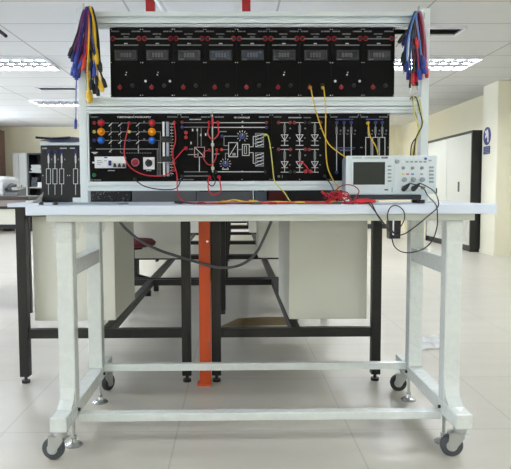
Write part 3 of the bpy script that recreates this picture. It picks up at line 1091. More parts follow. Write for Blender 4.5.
UG = 'meter modules in the upper panel row'
UN = ('first', 'second', 'third', 'fourth', 'fifth', 'sixth', 'seventh', 'eighth', 'ninth')
UX0, UPIT = 110.2, 31.6
for i in range(9):
    L = UX0 + i * UPIT
    extra = {1: ', with two white lamps', 6: ', with yellow leads plugged in', 7: ', with white lamps near the right end'}.get(i, '')
    t = module('meter_module', L, L + UPIT, 27.6, 97.0, '%s black meter module from left, upper row%s' % (UN[i], extra), UG)
    wI, dI = MB(), MB()
    words(dI, L + 1.2, L + 9.0, 31.4, PY, 1.2)
    words(dI, L + 21.5, L + 30.4, 31.4, PY, 1.2)
    words(dI, L + 11, L + 19.5, 34.1, PY, 1.1)
    ink_box(dI, L + 3.5, 38.3, L + 28, 39.3, PY)
    words(dI, L + 13.5, L + 18.5, 37.0, PY, .9)
    ink_box(dI, L + 4, 44.7, L + 28, 45.6, PY)
    words(wI, L + 14, L + 17.5, 43.6, PY, .9)
    wI.build('white_print', 'ink', t)
    dI.build('grey_print', 'dimink', t)
    rI = MB()
    for x in (L + 2.8, L + 28.6):
        p = P(x, 38.6, PY)
        rI.torus((p.x, PY - .001, p.z), (0, 1, 0), .0075, .0012, 20, 6)
    rI.build('red_rings', 'inkred', t)
    for x in (L + 2.8, L + 28.6):
        jack(t, x, 38.6, 'black', 1.3)
    a, b = P(L + 4.6, 50.2, PY), P(L + 27.2, 60.6, PY)
    d = MB().box((a.x, PY - .006, b.z), (b.x, PY - .0002, a.z), .0015).build('meter_display', 'bezel', t)
    a, b = P(L + 6.5, 51.6, PY), P(L + 25.3, 58.4, PY)
    MB().box((a.x, PY - .0066, b.z), (b.x, PY - .0061, a.z)).build('lcd_window', 'lcdblue' if i in (3, 4) else 'lcd', d)
    sg = MB()
    for k in range(4):                      # dim seven-segment eights
        x = L + 10.6 + k * 2.8
        for s_ in ((x, 52.8, x + 1.7, 53.3), (x, 54.7, x + 1.7, 55.1), (x, 56.5, x + 1.7, 57), (x, 52.8, x + .5, 57), (x + 1.3, 52.8, x + 1.8, 57)):
            A, B = P(s_[0], s_[1], PY - .007), P(s_[2], s_[3], PY - .007)
            sg.box((A.x, PY - .0072, B.z), (B.x, PY - .0067, A.z))
    sg.build('digits', 'seg', d)
    sm = MB()
    for k in range(5):
        A, B = P(L + 5.8 + k * 1.0, 58.9, PY - .006), P(L + 6.4 + k * 1.0, 59.8, PY - .006)
        sm.box((A.x, PY - .0065, B.z), (B.x, PY - .0061, A.z))
    sm.build('small_print', 'dimink', d)
    if i in (0, 1, 5, 7):
        for (x, y, q_) in ((L + 16.3, 72.4, .6), (L + 15.6, 74.8, .8)):
            p = P(x, y, PY)
            MB().lathe((p.x, PY - .0002, p.z), (0, -1, 0), [(q_ * .0035, 0), (q_ * .0034, .002), (q_ * .002, .0035), (.0003, .004)], 10).build('indicator', 'ledw', t, True)
    if i in (1, 7):
        for x in (L + 3.8, L + 28.2):
            p = P(x, 81.2, PY)
            MB().lathe((p.x, PY - .0002, p.z), (0, -1, 0), [(.0045, 0), (.0043, .003), (.0025, .005), (.0003, .0055)], 12).build('lamp', 'ledw', t, True)
    jack(t, L + 9.8, 87.4, 'jackred', 2.1)
    rg = MB()
    p = P(L + 9.8, 84.8, PY)
    rg.prism([(p.x - .003, p.z - .003), (p.x + .003, p.z - .003), (p.x, p.z + .004)], 1, PY - .0012, PY - .0001)
    rg.build('red_mark', 'inkred', t)
    jack(t, L + 22.4, 85.6, 'black', 2.0)
    screws(t, [(L + 1, 29.3), (L + UPIT - 1.2, 29.3), (L + 1, 62.6), (L + UPIT - 1.2, 62.6), (L + 1, 95.3), (L + UPIT - 1.2, 95.3)])

LGp = 'circuit modules in the lower panel row'
PT, PB = 113.6, 181.0
# --- module 1: power supply
t = module('power_supply_module', 89.8, 179.2, PT, PB, 'wide black power supply module with red, orange and blue lamps at left', LGp)
wI, dI, rI = MB(), MB(), MB()
words(dI, 90.6, 98.4, 117, PY)
words(dI, 167.4, 178, 117, PY)
text_into(wI, 'THREE PHASE AC POWER SUPPLY', (P(134, 117.2, PY).x, PY - .0006, P(134, 117.2, PY).z), .0052, width=P(151, 117, PY).x - P(117, 117, PY).x)
for y, m_ in ((123, 'red'), (131.8, 'orange'), (140.4, 'blue')):
    ink_line(dI, [(97, y), (109, y)], PY, .6)
    ink_line(wI, [(109, y + 3.2), (112.2, y)], PY, .7)
    ink_line(dI, [(112.2, y), (118.6, y)], PY, .6)
    ink_line(wI, [(118.6, y + 3.2), (121.8, y)], PY, .7)
    ink_line(dI, [(121.8, y), (136.4, y)], PY, .6)
    ink_line(wI, [(136.4, y + 3.2), (139.6, y)], PY, .7)
    ink_line(dI, [(139.6, y), (160 if m_ != 'red' else 176, y)], PY, .6)
    words(dI, 143.4, 145.2, y - 1.2, PY, 1.6)
    ink_box(dI, 101, y - 4.6, 101.8, y - 4, PY)
    for px in (101.3, 152):
        p = P(px, y, PY)
        r = 3.2 * PY / F_PX
        lm = MB().lathe((p.x, PY - .0002, p.z), (0, -1, 0), [(r, 0), (r, .003), (r * .86, .005), (r * .82, .012), (r * .55, .0165), (.0005, .018)], 28).build('pilot_lamp', m_, t, True)
        MB().torus((p.x, PY - .003, p.z), (0, 1, 0), r * 1.08, .0012, 28, 6).build('lamp_bezel', 'darkgrey' if m_ != 'orange' else 'orange', lm)
    jack(t, 94.4, y, {'red': 'jackred', 'orange': 'lemon', 'blue': 'navy'}[m_], 1.7)
    jack(t, 129.3, y, {'red': 'jackred', 'orange': 'lemon', 'blue': 'navy'}[m_], 1.5)
ink_line(dI, [(96.5, 149), (158.5, 149)], PY, .9)
ink_line(wI, [(109.5, 152), (112.2, 149)], PY, .7)
ink_line(wI, [(92, 152.4), (97.5, 152.4)], PY, .8)
ink_line(wI, [(93.4, 153.6), (96.2, 153.6)], PY, .6)
for x in (111, 120.5, 138.4):
    y = 124
    while y < 152:
        ink_line(dI, [(x, y), (x, y + 1.6)], PY, .5)
        y += 3
x = 121
while x < 150:
    ink_line(dI, [(x, 153), (x + 1.5, 153)], PY, .5)
    x += 2.6
ink_line(wI, [(138.4, 145), (138.4, 153)], PY, .8)
for k, x in enumerate((157.3, 159.0, 160.4)):
    ink_line(dI, [(x, (149, 140.4, 131.8)[k]), (x, 176)], PY, .6)
ink_line(wI, [(158, 162.6), (174, 162.6)], PY, .6)
words(wI, 108, 115, 170.6, PY, .9)
words(wI, 146.5, 151.5, 170.6, PY, .9)
words(dI, 89.8, 101.5, 180, PY, .9)
for k in range(17):                                   # ladder of terminal ticks
    y = 124 + k * 3.1
    ink_line(wI, [(170.3, y), (173.2, y)], PY, .7)
ink_line(dI, [(171.6, 123), (171.6, 176)], PY, .5)
wI.build('white_print', 'ink', t)
dI.build('grey_print', 'dimink', t)
# breaker
a, b = P(95.4, 156.8, PY), P(126.2, 168.2, PY)
bk = MB().box((a.x, PY - .016, b.z), (b.x, PY - .0002, a.z), .0015).build('circuit_breaker', 'white', t)
tg = MB()
for px in (115, 119.6, 124):
    A, B = P(px - 1.6, 167.2, PY - .016), P(px + 1.6, 163.4, PY - .016)
    tg.prism([(A.x, A.z), (B.x, A.z), ((A.x + B.x) / 2 + .002, B.z), ((A.x + B.x) / 2 - .002, B.z)], 1, PY - .024, PY - .0162)
tg.build('toggles', 'black', bk)
A, B = P(108.7, 160.6, PY - .016), P(111.4, 165.6, PY - .016)
MB().box((A.x, PY - .023, B.z), (B.x, PY - .0162, A.z), .001).build('test_button', 'navy', bk)
A, B = P(104.2, 157, PY - .016), P(107.4, 158.2, PY - .016)
MB().box((A.x, PY - .0168, B.z), (B.x, PY - .0162, A.z)).build('brand_mark', 'cobalt', bk)
mk_ = MB()
for xx, yy, l in ((97, 160.2, 5), (97, 162, 6), (97, 164, 4), (104, 160.4, 3)):
    A, B = P(xx, yy, PY - .016), P(xx + l, yy + .7, PY - .016)
    mk_.box((A.x, PY - .0167, B.z), (B.x, PY - .0162, A.z))
mk_.build('breaker_print', 'scopegrey', bk)
MB().box((P(92.8, 161.8, PY).x, PY - .008, P(92.8, 163.4, PY).z), (P(95.3, 161.8, PY).x, PY - .0002, P(92.8, 161.8, PY).z)).build('breaker_tab', 'white', t)
k_ = knob(t, 135.4, 162.4, 'jackred', 3.4, .016, 'emergency_button', False)
p = P(135.4, 162.4, PY)
MB().torus((p.x, PY - .004, p.z), (0, 1, 0), .0125, .0022, 28, 6).build('button_ring', 'pink', k_)
a, b = P(143.2, 157.2, PY), P(154.8, 169.4, PY)
pl_ = MB().box((a.x, PY - .004, b.z), (b.x, PY - .0002, a.z), .0012).build('switch_plate', 'white', t)
p = P(149, 163.2, PY)
rk = MB().lathe((p.x, PY - .0042, p.z), (0, -1, 0), [(.0125, 0), (.0125, .004), (.010, .006), (.009, .016), (.0005, .0165)], 24).build('rotary_knob', 'black', pl_, True)
MB().box((p.x - .003, PY - .0275, p.z - .014), (p.x + .003, PY - .0208, p.z + .0125), .001).build('grip', 'black', rk)
# vertical bus bars and black clamps
for xa, xb, m_ in ((162.6, 165.4, 'white'), (166.2, 169.8, 'sheet')):
    A, B = P(xa, 122, PY), P(xb, 176.2, PY)
    MB().box((A.x, PY - .010, B.z), (B.x, PY - .0002, A.z), .001).build('bus_bar', m_, t)
for ya, yb in ((136.8, 142.6), (156.6, 162.0)):
    A, B = P(161.2, ya, PY), P(172.6, yb, PY)
    MB().box((A.x, PY - .024, B.z), (B.x, PY - .0102, A.z), .003).build('bar_clamp', 'black', t)
jack(t, 94.4, 175, 'green', 1.9)
jack(t, 174.2, 122.4, 'jackred', 1.5)
screws(t, [(90.8, 115), (178, 115), (134, 115), (90.8, 148), (90.8, 179.4), (134, 179.4), (178, 179.4)])

# --- module 2: converter
t = module('converter_module', 179.2, 212.2, PT, PB, 'narrow black converter module with thyristor symbol, right of power supply', LGp)
wI, dI, rI, bI = MB(), MB(), MB(), MB()
words(dI, 181, 189, 117, PY)
words(dI, 201, 210.5, 117, PY)
words(wI, 189.5, 201.5, 119.4, PY, 1.0)
ink_line(dI, [(184, 122.6), (209, 122.6)], PY, .8)
ink_line(dI, [(184, 127.2), (210, 127.2)], PY, .8)
ink_line(dI, [(197.6, 127), (197.6, 147)], PY, .7)
ink_line(dI, [(201.2, 128), (201.2, 147)], PY, .7)
for x, y in ((192.6, 130), (197.2, 130), (200.8, 135), (205.6, 134.5), (191, 143)):
    ink_box(wI, x - .6, y - 1.2, x + .7, y + 1.2, PY)
ink_box(dI, 189, 148.5, 193, 149.8, PY)
rect(wI, 194.6, 147.2, 204.6, 157, PY, .5)
ink_line(wI, [(195.4, 148), (203.8, 156.2)], PY, .7)
ink_line(wI, [(198, 153), (198, 156)], PY, .6)
ink_line(wI, [(188, 154.6), (196.5, 154.6)], PY, .6)
ink_line(wI, [(199.4, 157), (199.4, 172)], PY, .7)
ink_line(dI, [(184.2, 171.8), (207.6, 171.8)], PY, .8)
ink_line(dI, [(183.4, 176.0), (207.6, 176.0)], PY, .8)
words(dI, 183, 193.5, 179.6, PY, .9)
rect(rI, 194.2, 147, 204.8, 157.2, PY, .35)
wI.build('white_print', 'ink', t)
dI.build('grey_print', 'dimink', t)
rI.build('red_print', 'inkred', t)
jack(t, 182.2, 122.4, 'jackred', 1.6)
jack(t, 182.2, 127.0, 'cobalt', 1.4)
jack(t, 186, 132.6, 'red', 1.7)
jack(t, 186, 137.4, 'red', 1.7)
jack(t, 186, 148.4, 'red', 1.9)
jack(t, 182, 176, 'green', 1.4)
jack(t, 209, 122.4, 'red', 1.6)
jack(t, 209.5, 150, 'yellow', 1.4)
jack(t, 209.4, 177, 'red', 1.9)
screws(t, [(180.6, 115), (211, 115), (180.6, 179.4), (211, 179.4)])

# --- module 3: controller
t = module('controller_module', 212.2, 271.4, PT, PB, 'black controller module with two dials and hatched pulse boxes, at centre', LGp)
wI, dI = MB(), MB()
words(dI, 214.8, 224, 117, PY)
words(dI, 259, 269, 117, PY)
text_into(wI, 'PID CONTROLLER', (P(242, 117.6, PY).x, PY - .0006, P(242, 117.6, PY).z), .0052, width=P(250, 117, PY).x - P(234, 117, PY).x)
ink_line(wI, [(214, 122.7), (265, 122.7)], PY, .8)
ink_line(wI, [(214, 127.4), (265, 127.4)], PY, .8)
for x, y in ((242.5, 121.7), (242.5, 126.4)):
    ink_box(wI, x - .8, y - .6, x + .8, y + .2, PY)
ink_line(dI, [(224, 136.2), (238, 136.2)], PY, .7)
words(dI, 219, 227, 131.6, PY, .9)
for cx0_, cy0_ in ((242.3, 136.1), (225.4, 163.8)):
    for k in range(11):
        a = R(-60 + k * 30)
        if -60 <= math.degrees(a) <= 240:
            ink_line(wI, [(cx0_ + 4.2 * math.cos(a), cy0_ - 4.2 * math.sin(a)), (cx0_ + 5.6 * math.cos(a), cy0_ - 5.6 * math.sin(a))], PY, .6)
ink_line(wI, [(222.5, 169.2), (228.4, 169.2)], PY, .8)
rect(wI, 228.6, 142.6, 237.6, 156.8, PY, .7)
ink_line(wI, [(229, 156.4), (237.2, 143)], PY, .6)
ink_box(dI, 232.4, 153, 235.6, 155.6, PY)
rect(wI, 242.4, 144.4, 249.2, 155.4, PY, .7)
rect(wI, 244.4, 146, 246.6, 153.4, PY, .5)
ink_line(dI, [(237.6, 149.6), (242.4, 149.6)], PY, .6)
ink_line(dI, [(224, 136.8), (224, 145.6), (228.4, 145.6)], PY, .5)
ink_line(dI, [(222, 149.6), (228.4, 149.6)], PY, .5)
ink_line(dI, [(225.4, 158), (225.4, 153.4), (228.4, 153.4)], PY, .5)
ink_line(wI, [(249.2, 146.8), (253.2, 146.8), (253.2, 136.4), (255, 136.4)], PY, .6)
ink_line(wI, [(249.2, 152.6), (253.2, 152.6), (253.2, 163.4), (255, 163.4)], PY, .6)
ink_line(dI, [(253.2, 143.6), (255, 143.6)], PY, .5)
for y0 in (133.4, 152.6):
    rect(dI, 255.4, y0, 263.6, y0 + 13.6, PY, .45)
    for k in range(4):
        ya = y0 + 3.4 * k
        ink_line(wI, [(255.8, ya + 3.0), (263.2, ya + .6)], PY, .8)
        ink_line(dI, [(255.8, ya + .8), (263.2, ya + 3.0)], PY, .4)
ink_line(wI, [(217, 171.8), (264, 171.8)], PY, .8)
ink_line(dI, [(214.5, 154), (219, 154)], PY, .8)
ink_box(wI, 241.6, 170.9, 243, 172.2, PY)
wI.build('white_print', 'ink', t)
dI.build('grey_print', 'sheet', t)
jack(t, 266.4, 122.7, 'jackred', 1.6)
jack(t, 266.4, 127.4, 'navy', 1.5)
jack(t, 222, 136.2, 'navy', 1.5)
jack(t, 221.6, 149.6, 'redorange', 1.4)
jack(t, 218, 122.6, 'red', 1.7)
jack(t, 219, 177, 'red', 1.9)
jack(t, 216.6, 149.6, 'yellow', 1.3)
jack(t, 265.4, 134.8, 'lemon', 1.4)
jack(t, 265, 171.8, 'black', 1.5)
knob(t, 242.3, 136.1, 'bluefolder', 3.0, .012)
knob(t, 225.4, 163.8, 'bluefolder', 3.0, .012)
screws(t, [(242, 115), (270, 115), (242, 179.4), (270, 179.4), (269.8, 147.6)])

# --- module 4: thyristor group
t = module('thyristor_module', 271.4, 329.0, PT, PB, 'black module with six diode symbols in two rows and red sockets', LGp)
wI, dI, rI = MB(), MB(), MB()
words(dI, 273.6, 281.5, 117, PY)
words(wI, 288.5, 302, 117.6, PY, 1.0)
words(dI, 303.5, 311, 117.6, PY, 1.0)
words(dI, 318, 327, 117, PY)
for y0 in (122.6, 149.4):
    for k, x in enumerate((284.6, 299.6, 314.8)):
        ink_line(wI, [(x - 4, y0), (x + 4, y0)], PY, .6)
        ink_line(wI, [(x, y0), (x, y0 + 23)], PY, .6)
        ink_box(dI, x - 1.1, y0 + 2.4, x + 1.2, y0 + 10, PY)
        ink_line(wI, [(x - 3.4, y0 + 12.2), (x + 3.4, y0 + 12.2), (x, y0 + 18), (x - 3.4, y0 + 12.2)], PY, .7)
        ink_line(wI, [(x - 3.2, y0 + 18.3), (x + 3.2, y0 + 18.3)], PY, .5)
        ink_line(wI, [(x - 3.6, y0 + 22.8), (x + 3.6, y0 + 22.8)], PY, .7)
        ink_box(dI, x + 4.8, y0 + 5.2, x + 6.4, y0 + 6.6, PY)
        ink_box(dI, x + 4.6, y0 + 14.8, x + 5.8, y0 + 16, PY)
ink_box(dI, 277.6, 175.4, 280, 177.4, PY)
ink_box(dI, 282, 175, 282.6, 177.8, PY)
wI.build('white_print', 'ink', t)
dI.build('grey_print', 'dimink', t)
for x, y in ((278.6, 122.6), (290, 122.6), (294.4, 122.6), (320.6, 122.6), (278.6, 149.4), (290.4, 149.4), (305.2, 149.4), (309.2, 149.4), (305.6, 171.4), (310.4, 171.4)):
    jack(t, x, y, 'red' if y > 170 else 'jackred', 1.9 if y > 170 else 1.6)
for x, y in ((305.4, 122.6), (309.4, 122.6), (290.2, 171.8), (294.6, 171.8)):
    jack(t, x, y, 'black', 1.5)
screws(t, [(299.6, 115), (272.4, 147.6), (299.6, 179.4), (328, 179.4), (272.4, 179.4), (272.4, 115)])

# --- modules 5 and 6: load cards
for x0, x1, xs, lb, nm in ((329.0, 359.4, (336.6, 344.0, 351.2), 'black load module with three blue-socket columns left of the scope top', 'resistor_module'),
                           (359.4, 389.2, (368.4, 375.4, 382.2), 'last black load module at right end, yellow lead plugged in', 'load_module')):
    t = module(nm, x0, x1, PT, PB, lb, LGp)
    wI, dI, bI = MB(), MB(), MB()
    words(dI, x0 + 1.4, x0 + 8.6, 117, PY)
    words(dI, x1 - 10, x1 - 1.4, 117, PY)
    words(bI, x0 + 6.5, x1 - 6, 119.4, PY, 1.0)
    for x in xs:
        ink_line(dI, [(x, 124), (x, 127)], PY, .6)
        ink_box(dI, x - 1.0, 127, x + 1.0, 134.2, PY)
        ink_box(dI, x + 3.4, 129.8, x + 4.6, 131.4, PY)
        ink_box(dI, x + 2.6, 133.6, x + 4.2, 134.4, PY)
        if nm == 'resistor_module':
            ink_line(wI, [(x, 134), (x, 170.5)], PY, .7)
        else:
            ink_line(wI, [(x, 134), (x, 137)], PY, .6)
            rect(wI, x - 2.7, 137.4, x + 2.7, 167, PY, .6)
    if nm == 'resistor_module':
        ink_line(bI, [(334, 147.8), (355, 147.8)], PY, .8)
        ink_line(bI, [(335, 149.4), (354, 149.4)], PY, .4)
        words(dI, 340, 351, 150.6, PY, .8)
    else:
        for x in (356.8, 361.4, 364.6, 387.6):
            ink_box(dI, max(x, 360.2), 147, max(x, 360.2) + 1, 148, PY)
    wI.build('white_print', 'ink', t)
    dI.build('grey_print', 'dimink', t)
    bI.build('blue_print', 'inkblue', t)
    for x in xs:
        jack(t, x, 122.6, 'navy', 1.6)
        jack(t, x, 172.4, 'navy', 1.6)
    screws(t, [(x0 + 1.2, 115), (x1 - 1.2, 115), (x0 + 1.2, 179.4), (x1 - 1.2, 179.4)])

# slim silver strip over the seam between second and third module
st = MB()
A, B = P(211.7, 111.5, PY - .01), P(213.4, 172.5, PY - .01)
st.box((A.x, PY - .016, B.z), (B.x, PY - .0125, A.z), .001)
st.box((A.x - .003, PY - .0123, A.z - .12), (B.x + .003, PY - .0021, A.z - .11))
st.box((A.x - .003, PY - .0123, B.z + .01), (B.x + .003, PY - .0021, B.z + .02))
t = tag(st.build('marker_strip', 'zinc'), 'slim vertical silver strip over the seam beside the controller module', 'strip')
A2, B2 = P(211.5, 117, PY - .01), P(213.6, 127, PY - .01)
MB().box((A2.x, PY - .0165, B2.z), (B2.x, PY - .0161, A2.z)).build('red_band', 'red', t)

# ================================================================== OSCILLOSCOPE
SYF = 2.06
sa, sb = P(346.0, 176, SYF), P(436.6, 176, SYF)
sz1 = P(390, 155.6, SYF).z
sz0 = P(390, 194.6, SYF).z
t = empty('oscilloscope', ((sa.x + sb.x) / 2, SYF + .06, TZ), 'pale grey benchtop oscilloscope with dark screen at right of the worktop', 'oscilloscope')
MB().box((sa.x + .004, SYF + .012, sz0 + .004), (sb.x - .004, SYF + .105, sz1 - .004), .008).build('rear_housing', 'scopegrey', t, True)
MB().box((sa.x, SYF, sz0), (sb.x, SYF + .0118, sz1), .004).build('front_bezel', 'scope', t, True)


def SB(mb, x0, y0, x1, y1, d0, d1, bev=0):
    a, b = P(x0, y0, SYF), P(x1, y1, SYF)
    mb.box((a.x, SYF - d1, b.z), (b.x, SYF - d0, a.z), bev)
    return mb


fr = MB()
SB(fr, 351.6, 160.4, 386.6, 162.0, .0002, .004, .001)
SB(fr, 351.6, 184.8, 386.6, 186.4, .0002, .004, .001)
SB(fr, 351.6, 162.1, 353.0, 184.7, .0002, .004, .001)
SB(fr, 385.0, 162.1, 386.6, 184.7, .0002, .004, .001)
fr.build('screen_surround', 'scope', t)
SB(MB(), 353.1, 162.2, 384.9, 184.6, .0002, .0012).build('screen', 'screen', t)
lg = MB()
for k, (a, b) in enumerate(((381.4, 383), (383.4, 384.8), (385.2, 387.6))):
    SB(lg, a, 156.9 + .2 * (k == 1), b, 158.5, .0002, .0012)
lg.build('logo_mark', 'purple', t)
sp = MB()
x = 352.5
while x < 379:
    l = random.uniform(.6, 1.2)
    if not 361.5 < x < 364:
        SB(sp, x, 157.4, x + l * .8, 158.4, .0002, .0008)
    x += l
for x in (401, 410, 419.5, 430):
    SB(sp, x - 1.8, 163.8, x + 2, 164.4, .0002, .0008)
    SB(sp, x - 1.5, 171.4, x + 1.6, 171.9, .0002, .0008)
sp.build('panel_print', 'scopegrey', t)
for k in range(5):
    SB(MB(), 387.6, 165.4 + k * 3.7, 391.2, 167.0 + k * 3.7, .0002, .003, .0008).build('soft_key', 'scopegrey', t)
cp = SB(MB(), 394.4, 157.2, 435.2, 192.6, .0002, .0014, .0005).build('control_plate', 'scope', t)
for x in (402, 406.6, 411.2, 415.8, 420.4):
    SB(MB(), x - 1.5, 157.7, x + 1.5, 159.4, .0016, .0036, .0006).build('button', 'white', t)
for x in (402.6, 407, 411.4, 415.8, 420.4, 424.8):
    SB(MB(), x - 1.4, 161.0, x + 1.4, 162.6, .0016, .0036, .0006).build('button', 'white' if x < 404 else 'scopegrey', t)
SB(MB(), 424.2, 157.6, 426.6, 159.8, .0016, .0036, .0006).build('run_button', 'cobalt', t)
SB(MB(), 428.4, 159.8, 431.2, 161.2, .0016, .0036, .0006).build('button', 'scopegrey', t)


def sknob(px, py, rpx, h, m_='scopegrey'):
    p = P(px, py, SYF)
    r = rpx * SYF / F_PX
    MB().lathe((p.x, SYF - .0016, p.z), (0, -1, 0), [(r, 0), (r, h * .3), (r * .9, h * .4), (r * .82, h), (r * .6, h * 1.05), (.0004, h * 1.05)], 22).build('knob', m_, t, True)


sknob(396.8, 161.6, 2.2, .012)
for x in (403, 412.2, 421.6):
    sknob(x, 168.0, 1.7, .010)
for x in (404, 413, 422):
    sknob(x, 179.6, 2.5, .012)
for k in range(5):
    SB(MB(), 428.8, 166.4 + k * 3.6, 433.4, 168.4 + k * 3.6, .0016, .0036, .0006).build('button', 'scopegrey', t)
for x, m_ in ((403, 'lemon'), (407.4, 'pink'), (412.4, 'sky'), (421.4, 'scopegrey')):
    SB(MB(), x - 1.4, 173.3, x + 1.4, 175, .0016, .0036, .0006).build('button', m_, t)
for x in (404.0, 413.6, 422.6):
    p = P(x, 187.6, SYF)
    MB().lathe((p.x, SYF - .0016, p.z), (0, -1, 0), [(.0075, 0), (.0075, .003), (.0052, .003), (.0052, .012), (.0035, .012), (.0035, .004), (.0004, .004)], 18).build('bnc_connector', 'chrome', t, True)
SB(MB(), 384.4, 189.2, 388.2, 190.4, .0002, .001).build('usb_port', 'black', t)
SB(MB(), 391.6, 187.4, 392.4, 192.2, .0002, .002).build('latch', 'scopegrey', t)
SB(MB(), 436.0, 188.0, 437.0, 193.4, -.004, .001).build('latch', 'black', t)
MB().box((sa.x + .02, SYF + .012, TZ + .013), (sb.x - .045, SYF + .10, sz0 - .0003), .004).build('base_tray', 'darkgrey', t)
for xx in (sa.x + .04, P(422.5, 199, SYF).x):
    MB().box((xx - .010, SYF + .004, TZ + .0005), (xx + .010, SYF + .03, TZ + .0128), .003).build('foot', 'black', t)
    MB().box((xx - .010, SYF + .075, TZ + .0005), (xx + .010, SYF + .10, TZ + .0128), .003).build('foot', 'black', t)


# ================================================================== LEADS
def lead(pts, m_, label, group, plugs=(True, True), r=.0021, plug_mat=None, cat='cable', name='patch_lead', plug_len=.032, tip=False, plug_r=1.0):
    """pts: world points; plugs at the start and end lie along the cable"""
    pts = [Vector(p) for p in pts]
    lo = min(pts, key=lambda v: v.z)
    t = empty(name, (lo.x, lo.y, lo.z), label, cat, group)
    MB().tube(pts, r, 7, 6).build('cable', m_, t, True)
    for which, use in zip((0, -1), plugs):
        if not use:
            continue
        p = pts[which]
        d = (pts[which] - (pts[1] if which == 0 else pts[-2])).normalized()
        if isinstance(use, Vector):
            d = use.normalized()
        pm = plug_mat or m_
        pg = MB().lathe(p - d * .002, d, [(r * 1.1, 0), (.0042 * plug_r, .006), (.0052 * plug_r, .010), (.0052 * plug_r, plug_len * .75), (.0044 * plug_r, plug_len), (.0015, plug_len + .0005)], 12).build('plug', pm, t, True)
        if tip:
            MB().cyl(p + d * plug_len, p + d * (plug_len + .014), .0019, seg=8).build('pin', 'chrome', pg)
    return t


FRONT = Vector((0, 1, 0))


def pp_(l, Y0):
    """pixel list -> points; entries (px, py[, Y])"""
    return [P(e[0], e[1], e[2] if len(e) > 2 else Y0) for e in l]


# --- bundle on the left hook
BL = 'patch leads hanging from the left hook'
left = [
    ('purple', [(75.5, 50), (79, 30), (84, 11), (86.5, 8.3), (85.5, 20), (81, 42), (79.5, 56)], 'navy', 0.000),
    ('purple', [(78, 57), (81, 28), (85, 10.5), (87, 8.0), (86.5, 18), (84, 40), (82.5, 55)], 'redorange', .006),
    ('purple', [(74, 52), (77.5, 33), (82.5, 13), (86, 8.6), (87, 26), (85, 48), (86, 63)], 'navy', .010),
    ('purple', [(80, 62), (82.5, 34), (86, 10.6), (88, 8.5), (87.5, 25), (86, 48), (83.5, 58)], 'redorange', -.004),
    ('purple', [(75, 62), (79, 40), (84, 14), (87, 9), (86, 30), (80, 50), (77.5, 64)], 'cobalt', .014),
    ('purple', [(73.6, 66), (77.4, 45), (83.5, 15), (88, 8.7), (88, 28), (82, 50), (79.6, 68)], 'cobalt', -.008),
    ('cobalt', [(77.5, 70), (81, 44), (86, 13), (89, 9), (90, 30), (92, 50), (91.6, 61)], 'cobalt', .002),
    ('red', [(82, 56), (85, 34), (87, 12), (89, 9), (88, 30), (85.5, 45), (80.5, 54)], 'redorange', -.012),
    ('yellow', [(95, 47), (94, 28), (91.5, 10.5), (89.5, 8.4), (89.8, 30), (91.5, 56), (93, 68)], 'yellow', -.014),
    ('yellow', [(97.5, 52), (96.5, 30), (93, 11), (90.5, 8.6), (91, 34), (89, 62), (88.2, 90)], 'yellow', -.006),
    ('yellow', [(93, 50), (93, 26), (91, 11), (89.5, 9), (90.5, 36), (96, 62), (98.5, 80)], 'yellow', .004),
    ('yellow', [(96, 48), (95, 26), (92.5, 10.5), (91, 8.8), (94, 36), (99.5, 62), (101.5, 82)], 'yellow', .010),
    ('yellow', [(91, 48), (91, 26), (89.8, 10), (88.6, 8.8), (87.5, 34), (88.5, 66), (90.5, 92)], 'yellow', -.016),
    ('lemon', [(86, 50), (87.5, 30), (89, 11), (90.2, 8.4), (92.5, 36), (94, 60), (96, 76)], 'black', .008),
    ('black', [(72.4, 47), (80, 26), (87, 11), (89.6, 8.8), (90.5, 40), (97, 62), (102.6, 78)], 'black', .012),
    ('black', [(97.5, 58), (95, 34), (91, 11), (90, 8.6), (89, 40), (91.6, 64), (93.6, 84)], 'black', -.002),
    ('black', [(98.6, 60), (96.4, 32), (92.5, 12), (90.8, 8.9), (89.8, 34), (94.5, 66), (97, 86)], 'black', .006),
    ('black', [(100, 62), (98, 34), (94, 13), (91, 9.4), (91.8, 44), (91, 66), (91.2, 80)], 'black', .014),
    ('purple', [(77, 54), (80, 32), (84.5, 11.5), (87, 8.6), (86.6, 28), (84.6, 52), (82, 60)], 'cobalt', .018),
    ('redorange', [(84, 58), (86, 36), (88, 12), (89.6, 8.8), (88.6, 30), (86.8, 50), (84.4, 60)], 'redorange', .016),
    ('navy', [(72.6, 49), (78.4, 30), (85, 11.4), (88, 8.6), (90, 34), (92.4, 52), (92.4, 60)], 'navy', -.018),
    ('yellow', [(96.2, 54), (94.6, 30), (91.6, 11), (90, 8.8), (89, 40), (87.4, 70), (88.6, 93)], 'yellow', .018),
    ('navy', [(76, 68), (80, 44), (86, 14), (89, 9.2), (91.4, 36), (95.4, 54), (94.6, 66)], 'cobalt', .020),
]
cl = {'redorange': 'orange-red', 'navy': 'navy', 'purple': 'purple', 'cobalt': 'blue', 'red': 'red', 'yellow': 'yellow', 'lemon': 'pale yellow', 'black': 'black'}
for m_, pts, pm, dy in left:
    lead(pp_(pts, PY - .034 - dy), m_, '%s patch lead in the tangle hanging from the left hook' % cl[m_], BL, plug_mat=pm, r=.0029, plug_r=1.35, plug_len=.036)
lead(pp_([(79.5, 60), (76.5, 80), (76, 100), (76, 112), (75.8, 119)], PY - .03), 'cobalt', 'single long blue lead dangling lowest beside the left post', BL,
     plugs=(True, True), plug_mat='cobalt', r=.0018, plug_len=.036)

